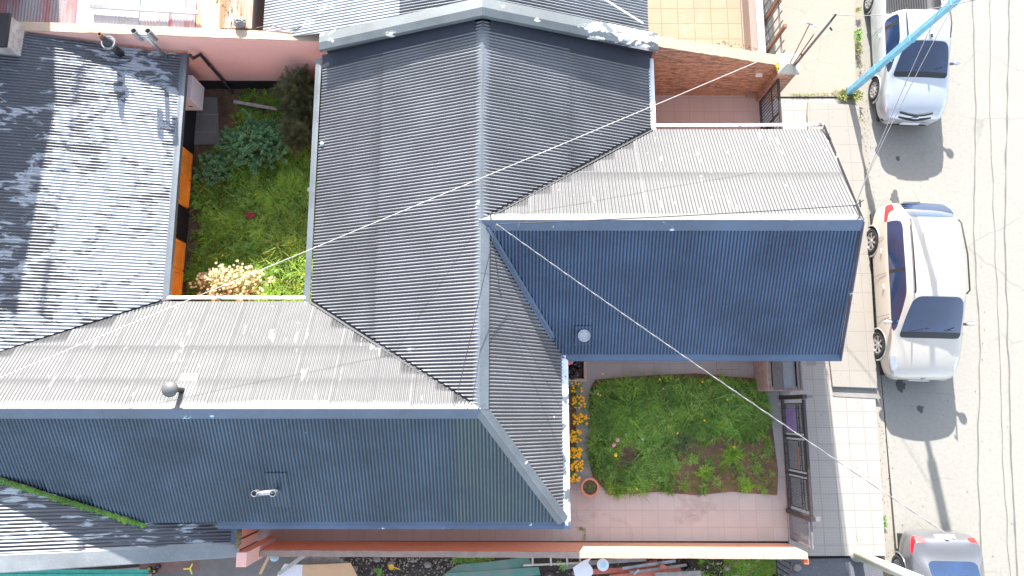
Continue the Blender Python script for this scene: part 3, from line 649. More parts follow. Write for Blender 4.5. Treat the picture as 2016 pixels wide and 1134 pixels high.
tp = p+Vector((0,0,1.0)); MB().tube([tp+Vector((-.16,0,0)), tp+Vector((.16,0,0))], .055, 16).build("cross_pipe", M['galv'], v, smooth=True)
for s in (-.16,.16):
    q = tp+Vector((s,0,0)); MB().lathe([(.062,-.16),(.068,-.16),(.068,.20),(.058,.20),(.056,-.05),(.001,-.05)], q, n=20).build("flue_end", M['galv'], v)
# meter box, downpipe, gutter outlet on the rear house
bx = MB(); bx.box(-8.53,7.72,.75,-8.05,8.36,1.45); t = bx.build("meter_box", M['white_paint'], None, bevel=.01); tag(t, "white metal box on the garden wall of the rear house, beside the downpipe", "box")
MB().box(-8.30,7.708,1.0,-8.2,7.718,1.03).build("lock", M['dark_metal'], t)
v = empty("downpipe", (-7.75,8.4,0), "brown downpipe running from the rear gutter down the pink wall", "pipe")
MB().tube([(-7.72,8.42,2.35),(-7.72,8.42,2.2),(-7.62,8.60,2.05),(-7.62,8.60,.1),(-7.58,8.50,.06)], .04, 10).build("pipe", M['dark_tin'], v, smooth=True)
for z in (.6,1.5): MB().lathe([(.05,-.015),(.05,.015),(.042,.015),(.042,-.015)], (-7.62,8.60,z), n=14).build("bracket", M['rust'], v)
# brick chimney stack at the west edge
ch = empty("brick_chimney", (-10.9,7.95,3), "squat whitewashed brick chimney at the top of the rear roof", "chimney")
wb = NM("old whitewashed brick"); tb = wb.n("ShaderNodeTexBrick"); mp = wb.n("ShaderNodeMapping"); mp.inputs[2].default_value=(R(90),0,0); wb.l(wb.pos, mp.inputs[0]); wb.l(mp.outputs[0], tb.inputs[0])
tb.inputs["Scale"].default_value = 1; tb.inputs["Brick Width"].default_value=.22; tb.inputs["Row Height"].default_value=.07; tb.inputs["Mortar Size"].default_value=.006
tb.inputs["Color1"].default_value=(.36,.27,.24,1); tb.inputs["Color2"].default_value=(.28,.25,.24,1); tb.inputs["Mortar"].default_value=(.2,.19,.18,1); wb.set(wb.mix(wb.ramp(wb.noise(6,5),.42,.62), tb.outputs[0], (.40,.36,.33)), .9); wb.bump(wb.noise(30,3),.01)
CH = U(42,112,2.98)
MB().box(-12.4,CH.y,2.3,CH.x,CH.y+.75,3.46).build("stack", wb.m, ch, bevel=.01)
MB().box(-12.5,CH.y-.03,3.46,CH.x+.02,CH.y+.78,3.52).build("chimney_cap", M['dark_metal'], ch)
# ------------------------------------------------------------------ cables
M['cable_white'] = plain("pale cable", (.55,.53,.52), .6); M['cable_dark'] = plain("black cable", (.02,.02,.02), .6); M['cable_grey'] = plain("grey cable", (.22,.21,.22), .6)
def cable(name, p, q, r, mat, label, sag=.25, twist=0, group=None, cat="cable"):
    p, q = Vector(p), Vector(q); n = 40; b = MB()
    for k in range(2 if twist else 1):
        pts = []
        for i in range(n*(4 if twist else 1)+1):
            t = i/(n*(4 if twist else 1)); o = p.lerp(q, t); o.z -= 4*sag*t*(1-t)
            if twist: a = t*twist+math.pi*k; o += Vector((math.cos(a)*r,math.sin(a)*r*.7,math.sin(a)*r))
            pts.append(o)
        b.tube(pts, r*(.75 if twist else 1), 6)
    return tag(b.build(name, mat, None, smooth=True), label, cat, group)
zp = 1.95
cable("overhead_cable", U(1490,122,4.35), U(-60,768,5.0), .0055, M['cable_white'], "thin pale cable crossing all the roofs from the stone pillar to the far left", .08)
cable("overhead_cable", U(977,441,4.5), U(1880,1062,5.6), .008, M['cable_grey'], "twisted grey cable from the roof ridge over the front lawn to the street", .25, 90)
cable("overhead_cable", U(977,441,4.5), U(895,800,4.5), .008, M['cable_dark'], "thin dark cable slanting over the main ridge", .02)
cable("overhead_cable", U(1684,404,4.35), U(975,441,4.45), .010, M['cable_dark'], "black cable lying just above the front wing ridge", .12)
b = MB(); q = U(1684,404,4.0)
b.tube([q-Vector((0,0,.3)), q+Vector((0,0,.35))], .012, 6); b.tube([q+Vector((-.05,.05,.3)), q+Vector((.05,-.06,.1))], .02, 6); b.tube([U(1684,404,4.35), U(1693,425,4.1)], .01, 6)
tag(b.build("cable_bracket", M['iron_grey'], None), "small cable bracket at the street end of the front wing ridge", "bracket")
b = MB(); q = Vector((XR+.2,Y_R+.03,ZR+.0)); b.tube([q, q+Vector((0,0,.42))], .012, 6); b.lathe([(.02,-.03),(.03,0),(.02,.03)], q+Vector((0,0,.4)), n=10)
tag(b.build("cable_hook", M['iron_grey'], None), "cable hook standing where the two ridges meet", "hook")
q = U(1684,404,4.35)
for i, (e, ez) in enumerate(((U(1872,-30,6.6),0),(U(1900,-30,6.6),0))):
    cable("overhead_cable", q, e, .007, M['cable_grey'], ["thin service cable from the front wing up over the pickup bonnet","thin service cable from the front wing passing right of the pickup windscreen"][i], .15+.1*i)
cable("overhead_cable", U(1638,28,3.6), U(1960,-10,5.5), .008, M['cable_grey'], "service cable from the leaning mast out over the pickup bed", .3)
b = MB(); pts = [U(628,0,2.8), U(622,25,2.75), U(606,45,2.7), U(585,57,2.66), U(560,57,2.66), U(535,50,2.7), U(505,55,2.68)]
tag(b.tube(pts, .012, 6).build("loose_cable", M['cable_dark'], None), "loose dark cable curling on the silver roof by the parapet", "cable")
for i,(xs,r) in enumerate((([1915,1921,1917,1930,1925,1935],.010),([1950,1949,1958,1968,1975,1990],.006),([1988,1983,1978,1985,1992,2004],.012))):
    pts = [U(x, -10+j*232, .014 if i != 9 else 0) for j,x in enumerate(xs)]; pp = []
    for j in range(len(pts)-1):
        for t in range(14):
            o = pts[j].lerp(pts[j+1], t/14); o.x += .035*noise.noise(Vector((o.y*1.4,i*7,0)))+.012*noise.noise(Vector((o.y*9,i*7,3))); pp.append(o)
    b = MB()
    for j in range(len(pp)-1):
        w0 = r*(1.3+1.2*noise.noise(Vector((pp[j].y*2,i,1)))); w1 = r*(1.3+1.2*noise.noise(Vector((pp[j+1].y*2,i,1))))
        b.add([pp[j]-Vector((w0,0,0)),pp[j]+Vector((w0,0,0)),pp[j+1]+Vector((w1,0,0)),pp[j+1]-Vector((w1,0,0))],[(0,1,2,3)])
    tag(b.build("tar_seam", plain("tar", (.11,.11,.105), .7), None), kind="structure")
def blot(name, px, py, r, mat, z, seed, sx=1, sy=1):
    c = U(px, py, z); b = MB(); n = 40; vs = []
    for i in range(n):
        a = i*2*math.pi/n; k = r*(1+.55*noise.noise(Vector((math.cos(a)*1.6+seed, math.sin(a)*1.6, seed)))+.2*noise.noise(Vector((math.cos(a)*5+seed, math.sin(a)*5, seed))))
        vs.append((c.x+k*sx*math.cos(a), c.y+k*sy*math.sin(a), z))
    return tag(b.add(vs, [tuple(range(n))]).build(name, mat, None), kind="structure")
oil = plain("oil stained asphalt", (.07,.07,.068), .8, sc_=8)
blot("road_stain", 1762,390,.14,oil,.004,1,.8,1.3); blot("road_stain", 1772,758,.13,oil,.004,2,.9,1.2); blot("road_stain", 1812,805,.09,oil,.004,3)
blot("road_stain", 1765,742,.05,oil,.004,8)
blot("road_stain", 1768,312,.06,oil,.004,4); M['cover'] = plain("worn tile", (.21,.19,.18),.8)
b = MB(); q = U(1597,711,ZS); b.box(q.x-.11,q.y-.11,ZS,q.x+.11,q.y+.11,ZS+.006); tag(b.build("inspection_cover", M['cover'], None), kind="structure")
b = MB(); q = U(1432,712,.04); w_ = M['iron_grey']
for a in ((-.28,-.2,.28,-.19),(-.28,.28,.28,.29),(-.29,-.2,-.28,.29),(.28,-.2,.29,.29)): b.box(q.x+a[0],q.y+a[1],.041,q.x+a[2],q.y+a[3],.05)
tag(b.build("hatch_frame", M['conc'], None), kind="structure")
sheet("ramp", [tuple(U(x,y,ZS+.02))[:2] for x,y in ((1640,764),(1728,768),(1735,785),(1640,780))], ZS+.012, M['conc'])
# ------------------------------------------------------------------ poles
M['pole_blue'] = plain("sky blue pole paint", (.12,.42,.60), .45, var=.35, sc_=9, c2=(.16,.30,.38)); M['pole_pale'] = plain("pale green pole paint", (.50,.50,.40), .6, var=.12, sc_=5)
pb = U(1668,184,.1)
v = empty("utility_pole", pb, "sky blue square utility pole leaning over the silver pickup", "pole")
top = Vector((pb.x+.20, pb.y-.08, 6.0))
b = MB()
for i in range(4):
    a, c = pb.lerp(top, i/4), pb.lerp(top, (i+1)/4); wd = .155 - .012*i
    b.bar(a, c, wd, wd, up=(0,1,0))
b.build("shaft", M['pole_blue'], v, bevel=.012)
b = MB()
for i in (1,2,3): a = pb.lerp(top, i/4); MB().bar(a-Vector((0,0,.05)), a+Vector((0,0,.05)), .175-.012*i, None, up=(0,1,0)).build("collar", M['pole_blue'], v)
MB().obox(top+Vector((-.05,0,-.5)), .22,.20,1.1).build("head_box", M['iron_grey'], v, bevel=.03)
q = U(1686,1092,.05)
v = empty("street_lamp", q, "pale green round lamp post rising beside the grey car", "lamp post")
MB().tube([q, q+Vector((.03,0,2.4)), q+Vector((.06,0,4.9)), q+Vector((.09,0,6.5))], [.125,.115,.10,.08], 24).build("shaft", M['pole_pale'], v, smooth=True)
MB().lathe([(.17,0),(.17,.05),(.13,.09),(.12,.09)], q, n=24).build("base_collar", M['conc'], v)
MB().obox(q+Vector((.6,0,6.55)),1.1,.08,.08).build("arm", M['pole_pale'], v)
# service masts on the pillar
q = Vector((6.98,8.42,1.84))
v = empty("service_mast", q, "grey leaning service mast on the white pillar cap", "mast")
MB().tube([q, q+Vector((.02,.03,2.0))], .03, 10).build("pole", M['iron_grey'], v, smooth=True)
MB().tube([q+Vector((.02,.03,2.0)), q+Vector((.06,.08,2.16))], .022, 8).build("mast_head", M['cable_dark'], v)
MB().tube([q+Vector((.05,-.05,1.85)), q+Vector((.10,-.12,1.84))], .02, 8).build("insulator", M['cable_dark'], v)
v = empty("antenna_rod", q+Vector((-.04,.02,0)), "short dark rod beside the leaning service mast", "rod")
MB().tube([q+Vector((-.05,.0,-.02)), q+Vector((-.06,.1,1.3))], .014, 8).build("rod", M['rust'], v); MB().sphere(q+Vector((-.02,.02,.5)),.03,.03,.03,8,5).build("clamp", M['dark_metal'], v)
v = empty("yard_light", q+Vector((-.1,.08,0)), "thin rusty rod carrying two small white lamps above the pillar", "light")
MB().tube([q+Vector((-.10,.08,-.02)), q+Vector((-.20,.28,1.45))], .012, 8).build("rod", M['rust'], v)
for sx,sy in ((-.09,.03),(.10,-.06)):
    MB().sphere(q+Vector((-.20+sx,.28+sy,1.44)),.045,.035,.03,10,6).build("lamp_head", M['white_paint'], v, smooth=True)
MB().bar(q+Vector((-.28,.30,1.45)), q+Vector((-.10,.23,1.45)), .02).build("cross_arm", M['iron_grey'], v)
# yellow bird on the pillar edge
q = Vector((6.53,8.34,1.80))
v = empty("bird", q, "small yellow bird perched on the cream wall top by the pillar", "bird")
bs = MB(); 
prof = [(0,.10,.01),(.018,.095,.03),(.036,.07,.055),(.046,.03,.075),(.046,-.02,.08),(.034,-.06,.075),(.018,-.09,.066),(.012,-.12,.055)]
bs.tube([Vector((q.x,q.y+ .11-.0,q.z+.115)),Vector((q.x,q.y+.09,q.z+.125)),Vector((q.x,q.y+.06,q.z+.115)),Vector((q.x,q.y+.03,q.z+.095)),Vector((q.x,q.y-.01,q.z+.08)),Vector((q.x,q.y-.05,q.z+.066)),Vector((q.x,q.y-.08,q.z+.058))], [.012,.030,.030,.040,.046,.032,.014], 14)
bs.build("body", plain("yellow feathers", (.75,.50,.02), .7), v, smooth=True)
M['feather'] = plain("olive feathers", (.14,.11,.02), .7)
MB().tube([Vector((q.x,q.y-.06,q.z+.062)),Vector((q.x,q.y-.17,q.z+.045))],[.018,.010],8).build("tail", M['feather'], v, smooth=True)
for s in (-1,1): MB().sphere(q+Vector((s*.036,-.01,.088)),.013,.062,.03,10,6).build("wing", M['feather'], v, smooth=True)
MB().tube([q+Vector((0,.115,.12)),q+Vector((0,.14,.112))],[.009,.002],6).build("beak", M['dark_metal'], v)
MB().sphere(q+Vector((0,.085,.142)),.022,.024,.014,10,6).build("crown", M['feather'], v, smooth=True)
for s in (-1,1):
    MB().tube([q+Vector((s*.014,.0,.045)),q+Vector((s*.014,.01,.0))],.004,5).build("leg", M['dark_metal'], v)
    MB().sphere(q+Vector((s*.019,.10,.128)),.006,.006,.006,6,4).build("eye", M['dark_metal'], v)

# ------------------------------------------------------------------ the neighbours to the north
nb = empty("north_neighbour_house", (0,12,0), "neighbouring house whose striped roof continues behind the parapet", "house")
zNW = lambda x,y: 3.98 - (XR-x)*.30
zNEn = lambda x,y: 3.98 - (x-XR)*.36
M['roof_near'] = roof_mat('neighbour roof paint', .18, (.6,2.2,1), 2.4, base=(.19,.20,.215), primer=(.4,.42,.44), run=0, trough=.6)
slope([(XR,8.62),(-2.55,8.62),(-2.55,15),(XR,15)], zNW, 0, M['roof_near'], nb, "striped west slope", seed=21)
slope([(-2.55,8.62),(-6.0,8.80),(-6.0,15),(-2.55,15)], zNW, 0, M['silver_roof'], nb, "faded silver lower slope", seed=22, amp=.008)
slope([(XR,8.62),(3.25,8.62),(3.25,15),(XR,15)], zNEn, 0, M['roof_near'], nb, "striped east slope", seed=23)
cap_line((XR,15,3.98), (XR,8.66,3.98), .15, .14, .05, .05).build("ridge_cap", M['flash'], nb)
MB().prism([(-5.8,9.0),(3.1,9.0),(3.1,14.8),(-5.8,14.8)], 0, 2.3).build("wall", M['plaster_pink'], nb)
rl = U(1213,0,4.0); 
b = MB(); b.bar((1.9,9.4,3.35),(3.0,8.75,3.2),.035).build("conduit", M['white_paint'], nb)
# rusty sheets west of it: each sheet is a part of one shed roof
sh = empty("tin_shed", (-9,11,0), "shed roofed with pale, pink and rusty corrugated sheets beyond the pink wall", "shed")
MB().prism([(-13,9.1),(-6.3,9.1),(-6.3,14.8),(-13,14.8)], 0, 2.35).build("wall", M['conc'], sh)
cols = [(-13,-10.35,(.34,.30,.30),(.42,.12,.12),.3),(-10.35,-8.9,(.50,.55,.56),(.42,.40,.38),.2),(-8.9,-8.15,(.50,.53,.54),(.6,.48,.44),.3),(-8.15,-7.55,(.66,.58,.57),(.60,.16,.16),.45),(-7.55,-6.95,(.62,.50,.38),(.58,.34,.20),.5),(-6.95,-6.2,(.50,.20,.10),(.62,.50,.42),.45)]
for i,(x0,x1,c1,c2,am) in enumerate(cols):
    m = NM("weathered sheet"); n = m.noise((3.5,.5,1),5,.65,.3,(i*3,0,0)); m.set(m.mix(m.ramp(n,.5-am*.2,.62), tuple(c*.72 for c in c1), tuple(c*.72 for c in c2)), .7, .0); m.bump(m.noise(20,3),.004)
    slope([(x0,8.95),(x1+.03,8.95),(x1+.03,15),(x0,15)], (lambda x,y,i=i: 2.62+.02*(i%2)+.03*(y-9)), 1, m.m, sh, seed=30+i, amp=.010 if i != 1 else .004)
g = MB(); g.bar(U(178,12,2.78), U(390,25,2.78), .10, .05); tag(g.build("steel_channel", M['galv'], None), "pale steel channel lying across the shed sheets", "steel bar")
# tall building to the north-west, outside the picture, whose shadow lies on the rear roof
tb_ = empty("north_west_building", (-14,13,0), "tall plain building standing north-west of the rear house, outside the photograph", "building")
MB().box(-18,10.0,0,-11.55,15.5,7.1).build("wall", M['conc'], tb_); MB().box(-18.1,9.9,7.1,-11.53,15.6,7.25).build("roof", M['flash'], tb_)
# north-east patio: low wall and spiked fence
lw = empty("low_patio_wall", (6.5,9.5,0), "low pale pink wall with a white strip at the street side of the orange patio", "wall")
MB().box(6.38,9.0,0,6.56,16,.62).build("wall_body", conc("pale pink wall",(.27,.20,.17),(.24,.18,.155),1.5), lw); MB().box(6.55,9.0,.62,6.75,16,.66).box(6.56,9,0,6.74,16,.62).build("wall_top", M['white_cap'], lw)
MB().box(6.42,8.95,.62,6.6,9.35,.82).build("end_block", M['plaster_orange'], lw)
fc = empty("spiked_fence", (6.9,10,0), "grey iron fence with spikes above the patio wall", "fence")
b = MB()
for i in range(26): y = 8.95+i*.27; b.bar((6.86,y,.12),(6.86,y,1.62),.025)
b.build("bars", M['iron_grey'], fc); b = MB()
for z in (.55,1.38): b.box(6.845,8.85,z,6.875,16,z+.04)
b.build("rail", M['iron_grey'], fc)
for y in (9.5,10.4,11.8): MB().box(6.82,y,.1,6.9,y+.08,1.75).build("post", M['rust'], fc)

# ------------------------------------------------------------------ debris yard to the south
def lab(o, l, c, g=None): return tag(o, l, c, g)
wood = lambda c: plain("weathered board", c, .85, sc_=9, var=.3)
GW, OW, RW = wood((.26,.25,.23)), plain("hardboard", (.60,.40,.22), .6, sc_=3, var=.1), plain("red painted plank", (.50,.15,.10), .75, sc_=7, var=.3)
GR = plain("green tin", (.045,.20,.15), .5, sc_=3, var=.35, c2=(.18,.22,.19)); ANT = random.Random(4)
def plank(p, q, wd, h, z, mat, label, cat="plank", group=None, name="plank"):
    a, c = U(*p, z), U(*q, z+.0); return lab(MB().bar(a, c, wd, h).build(name, mat, None, bevel=.003), label, cat, group)
def sheetobj(name, pts, z0, mat, label, cat, bend=0, t=.012, n=10):
    """curved board: quad given by 4 pixel corners, arched by bend"""
    c = [U(x,y,z0) for x,y in pts]; b = MB(); rows = []
    for i in range(n+1):
        u = i/n; r = []
        for j in range(n+1):
            v = j/n; p_ = c[0].lerp(c[1],u).lerp(c[3].lerp(c[2],u),v); p_.z += bend*math.sin(math.pi*u)*(.6+.4*v) ; r.append(p_)
        rows.append(r)
    return lab(strip(rows, t).build(name, mat, None), label, cat)
sheetobj("curved_board", [(565,1112),(690,1108),(712,1150),(575,1150)], .45, OW, "large tan hardboard sheet bent over the debris heap", "board", .12)
sheetobj("door_panel", [(560,1110),(598,1112),(604,1150),(545,1134)], .50, M['white_paint'], "grey white board under the tan sheet", "board", .02)
for i in range(5):
    plank((575+i*3,1097+i*3.2),(668+i*8,1098+i*5.0),.07,.03,.35-.03*i,GW,["long grey batten right against the orange wall","second grey batten beside the bent tan sheet","third grey batten beside the bent tan sheet","fourth grey batten touching the bent tan sheet","lowest grey batten under the bent tan sheet"][i],"batten","grey battens beside the tan sheet")
plank((600,1093),(548,1130),.09,.03,.75,wood((.42,.43,.38)),"pale plank slanting against the orange wall end")
plank((530,1094),(512,1130),.06,.05,.5,OW,"short tan batten by the wall end")
sheetobj("green_sheet", [(900,1112),(1040,1096),(1050,1118),(870,1134)], .25, GR, "flat faded green tin sheet against the orange wall", "tin sheet", .10)
sheetobj("green_sheet", [(880,1128),(1060,1116),(1064,1132),(860,1148)], .32, GR, "green tin trough in front of the flat green sheet", "tin sheet", .05)
v = empty("ladder", U(1100,1110,.3), "pale wooden ladder lying beside the green sheets", "ladder")
W_ = wood((.50,.49,.42)); MB().bar(U(1030,1113,.5),U(1145,1108,.5),.04).build("rail", W_, v); MB().bar(U(1030,1090,.5),U(1145,1088,.5),.04).build("rail", W_, v)
for x in (1048,1084,1116,1142): MB().bar(U(x,1092,.52),U(x+1,1114,.52),.045,.025).build("rung", W_, v)
q = U(1082,1136,.35)
v = empty("trolley_wheel", q, "small black wheel with a red hub among the planks", "wheel")
MB().lathe([(.05,-.04),(.12,-.05),(.15,-.03),(.155,0),(.15,.03),(.12,.05),(.05,.04)], q, n=28).build("tyre", M['dark_metal'], v, smooth=True)
MB().lathe([(.001,.055),(.03,.06),(.06,.045),(.06,-.04)], q, n=20).build("hub", plain("red hub", (.6,.08,.05),.5), v)
pls = [((1115,1110),(1230,1101),M['galv'],"shiny grey metal rail crossing the plank heap",.06),((1110,1117),(1180,1106),GW,"grey plank beside the white broken board",.10),
 ((1215,1131),(1295,1110),RW,"broad red plank on top of the heap",.20),((1160,1126),(1250,1121),RW,"short red plank half under the white disc",.12),
 ((1225,1119),(1330,1104),M['galv'],"long pale steel profile along the red planks",.07),((1200,1138),(1340,1122),RW,"long red plank at the front of the heap",.14),
 ((1160,1108),(1272,1100),GW,"grey plank next to the orange wall",.10),((1240,1127),(1352,1112),GW,"long grey plank ending by the black bag",.06),
 ((1300,1113),(1312,1119),RW,"small red offcut near the black bag",.10),((1290,1134),(1380,1130),wood((.30,.28,.25)),"thick grey plank by the moss",.16),((1248,1131),(1258,1121),M['galv'],"tiny steel bracket across the red planks",.05)]
for i,(p,q_,m_,l_,wd) in enumerate(pls): plank(p,q_,wd,.035,.22+.035*i,m_,l_,"steel bar" if m_ is M['galv'] else "plank","planks heaped behind the orange wall", "metal_profile" if m_ is M['galv'] else "plank")
b = MB(); pts = [U(x,y,.80) for x,y in ((1164,1099),(1158,1108),(1166,1118),(1168,1128),(1160,1140),(1132,1134),(1128,1118),(1150,1103))]
lab(b.prism([(p.x,p.y) for p in pts],.78,.80).build("broken_board", M['white_paint'], None), "jagged white board propped against the wall", "board")
q = U(1187,1112,.75); b = MB(); vs = []
for i in range(60): a = i*math.pi/30; r = .135*(1+.05*(i%2)); vs.append((q.x+r*math.cos(a), q.y+r*math.sin(a)))
v = b.prism(vs,.74,.76).build("serrated_disc", M['white_paint'], None); lab(v, "round white disc with a serrated edge and blue centre", "disc"); 
MB().lathe([(.001,.0),(.07,0),(.07,.006),(.001,.006)], (q.x,q.y,.761), n=24).build("centre", plain("light blue", (.35,.68,.78),.6), v)
crumple("bin_bag", U(1352,1112,.25), (.14,.20,.2), M['bag'], "dark crumpled bag at the end of the plank heap", "bag", seed=9)
q = U(771,1116,.1); b = MB(); b.lathe([(.001,.02),(.05,.02),(.065,.05),(.06,.05),(.045,.03)], q, n=20); b.bar(q+Vector((.05,0,.04)), q+Vector((.2,-.05,.04)), .02)
lab(b.build("yellow_scoop", plain("yellow plastic", (.85,.50,.02),.4), None), "yellow plastic scoop lying on the littered soil", "scoop")
q = U(772,1116,.1)
b = MB(); c = U(540,1098,.25)
lab(crumple("plastic_bottle", c, (.12,.10,.08), plain("pale blue plastic",(.45,.68,.78),.2), None, None, amp=.4, seed=13), "pale blue plastic bottle crushed beside the wall end", "bottle")
rnd = random.Random(12)
for i,(x,y) in enumerate(((770,1110),(742,1101),(842,1112),(700,1120),(812,1104),(1132,1128),(1432,1118),(1570,1118))):
    q = U(x,y,.06); r = rnd.uniform(.06,.12)
    crumple("rubble_stone", q, (r,r*.8,r*.5), M['conc'], "pale rubble stone on the littered ground south of the orange wall", "stone", "rubble stones south of the wall", amp=.25, seed=20+i, fr=3)
b = MB()
rnd = random.Random(3)
for i in range(900):
    x = rnd.uniform(640,900) if i < 600 else rnd.uniform(1090,1560); q = U(x, rnd.uniform(1092,1150), .03); a = rnd.uniform(0,6.3); L = rnd.uniform(.01,.06)
    b.obox(q+Vector((0,0,rnd.uniform(0,.03))), L, L*rnd.uniform(.15,.8), .01, a, rnd.uniform(-.5,.5))
tag(b.build("litter", plain("litter", (.30,.27,.23), .8, sc_=14, var=.6), None), "small chips and litter strewn over the soil", "litter", kind="stuff")
c1 = U(95,1132,1.0); b = MB(); 
for i in range(5): b.bar((-13,-3.62-.09*i,1.0+.02*(i%2)),(-8.35,-3.62-.09*i,1.0+.02*(i%2)),.085,.02)
lab(b.build("turquoise_sheet", plain("turquoise sheet", (.05,.42,.32), .5), None), "turquoise ribbed sheet below the rear house at the bottom left", "tin sheet")
sheetobj("tarpaulin", [(200,1122),(300,1114),(298,1140),(190,1150)], .5, plain("pale tarp",(.42,.48,.44),.5,sc_=6), "pale crumpled tarpaulin by the rear wall", "tarpaulin", .08)
b = lab(MB().bar(U(275,1120,.55),U(392,1112,.55),.26,.02).build("brown_table", plain("brown table top",(.22,.14,.12),.6), None), "brown wooden table top behind the rear wall", "table")
for i,(x,y,c_,l_) in enumerate(((296,1119,(.45,.6,.12),"round green lidded pot on the brown table"),(306,1124,(.5,.3,.2),"small brown lidded pot on the brown table"),(313,1115,(.16,.08,.16),"dark purple pot at the back of the brown table"))):
    q = U(x,y,.58); v = empty("pot", q, l_, "pot"); MB().lathe([(.001,0),(.05,0),(.055,.08),(.045,.08),(.04,.03),(.001,.03)], q, n=18).build("pot_body", M['dark_metal'], v); MB().lathe([(.001,.075),(.038,.07)], q, n=18).build("lid", plain("pot filling",c_,.6), v)
b = MB(); q = U(372,1116,.62); b.tube([U(362,1120,.60),U(374,1119,.63),U(379,1110,.62)],.02,6); b.tube([U(374,1119,.63),U(378,1130,.60)],.018,6)
lab(b.build("yellow_strap", plain("yellow strap",(.75,.7,.12),.5), None), "yellow strap lying on the end of the brown table", "strap")
# iron fence at the south end
v = empty("iron_fence", (6.3,-3.8,0), "black iron railing at the street end of the mossy yard", "fence"); b = MB()
for i in range(9): y = -3.42-i*.13; b.bar((6.35,y,.2),(6.35,y,1.2),.018)
b.build("bars", M['iron'], v)
for z in (.25,1.15): MB().bar((6.35,-3.36,z),(6.35,-4.6,z),.03).build("rail", M['iron'], v)
MB().box(6.32,-3.95,0,6.38,-3.89,1.3).build("post", M['iron'], v)
q = U(1537,794,.04); lab(MB().obox(q+Vector((0,0,.02)),.08,.13,.03,R(-25)).build("crushed_packet", plain("red and white packet",(.65,.25,.2),.5,sc_=30,c2=(.75,.7,.68)), None, bevel=.006), "crushed red and white packet on the yard tiles near the gate", "packet")

# ------------------------------------------------------------------ plants
def leafmat(name, c, c2=None, rough=.55, sc_=3, var=.35):
    m = NM(name); c2 = c2 or tuple(x*.5 for x in c); n = m.noise(sc_,3); n2 = m.noise(38,2)
    col = m.mix(m.ramp(n,.35,.65), c2, c); col = m.mix(m.math('MULTIPLY', m.ramp(n2,.4,.7), .6), col, tuple(min(1,x*1.9) for x in c))
    big = m.noise(1.1,4,.6,.5,(2,8,1)); col = m.mix(m.ramp(big,.40,.62), m.mix(.35, col, (0.01,.03,.008)), col); col = m.mix(m.math('MULTIPLY', m.ramp(m.noise(2.4,4,.7,.3,(7,1,3)),.56,.66), .45), col, tuple(min(1,a*b_) for a,b_ in zip(c,(2.1,1.5,1.3))))
    m.set(col, rough, spec=.3); m.b.inputs["Subsurface Weight"].default_value = 0
    tr = m.n("ShaderNodeBsdfTranslucent"); m.l(col, tr.inputs[0]); mx = m.n("ShaderNodeMixShader"); mx.inputs[0].default_value = .3
    m.l(m.b.outputs[0], mx.inputs[1]); m.l(tr.outputs[0], mx.inputs[2]); m.l(mx.outputs[0], m.t.nodes["Material Output"].inputs[0]); return m.m
M['grass'] = leafmat("grass", (.24,.43,.07), (.07,.17,.03), sc_=3.2)
M['grass_dry'] = leafmat("dry grass", (.42,.32,.14), (.26,.19,.09))
M['grass_dark'] = leafmat("garden grass", (.29,.48,.055), (.09,.21,.03), sc_=2.8)
M['weed'] = leafmat("broad weeds", (.22,.40,.08), (.11,.23,.05), sc_=5)
M['spurge'] = leafmat("blue green leaves", (.19,.38,.17), (.09,.20,.09), sc_=5)
M['conifer'] = leafmat("dark feathery leaves", (.12,.135,.055), (.06,.075,.032), sc_=4)
M['cream_petal'] = plain("cream petals", (.72,.64,.36), .7, var=.15, sc_=20, c2=(.72,.50,.30)); M['orange_petal'] = plain("orange petals", (.95,.55,.02), .7, var=.1, sc_=20, c2=(.92,.40,.0))
M['yellow_petal'] = plain("yellow petals", (.85,.58,.02), .7); M['pink_petal'] = plain("pink petals", (.75,.30,.35), .7); M['twig'] = plain("twig", (.16,.075,.05), .9)
def inpoly(x, y, P):
    c = False; n = len(P)
    for i in range(n):
        a, b = P[i], P[(i+1)%n]
        if (a[1] > y) != (b[1] > y) and x < (b[0]-a[0])*(y-a[1])/(b[1]-a[1])+a[0]: c = not c
    return c
def blade(b, base, d, L, w, rnd, droop=.5, rise=1.0):
    """bent grass blade: 3 cross sections"""
    d = Vector((d[0], d[1], 0)); s = Vector((-d.y, d.x, 0))*w/2; i = len(b.v)
    p1 = base + d*L*.35*(1.2-rise) + Vector((0,0,L*.5*rise)); p2 = p1 + d*L*.45 + Vector((0,0,L*(.30*rise-.35*droop)))
    b.v += [tuple(base-s), tuple(base+s), tuple(p1+s*.9), tuple(p1-s*.9), tuple(p2)]
    b.f += [(i,i+1,i+2,i+3), (i+3,i+2,i+4)]
def tuft(b, c, n, L, w, rnd, spread=.06, rise=.7):
    for _ in range(n):
        a = rnd.uniform(0, 6.283); r = rnd.uniform(0, spread)
        blade(b, c+Vector((math.cos(a)*r, math.sin(a)*r, 0)), (math.cos(a+rnd.uniform(-.5,.5)), math.sin(a+rnd.uniform(-.5,.5))), L*rnd.uniform(.6,1.15), w*rnd.uniform(.7,1.2), rnd, rnd.uniform(.2,.9), rnd.uniform(rise-.25, rise+.2))
def leaf(b, p, d, L, w, up=Vector((0,0,1))):
    s = d.cross(up); s = (s.normalized() if s.length > .01 else Vector((1,0,0)))*w/2; i = len(b.v); m = p + d*L*.45
    b.v += [tuple(p), tuple(m+s), tuple(p+d*L), tuple(m-s)]; b.f.append((i,i+1,i+2,i+3))
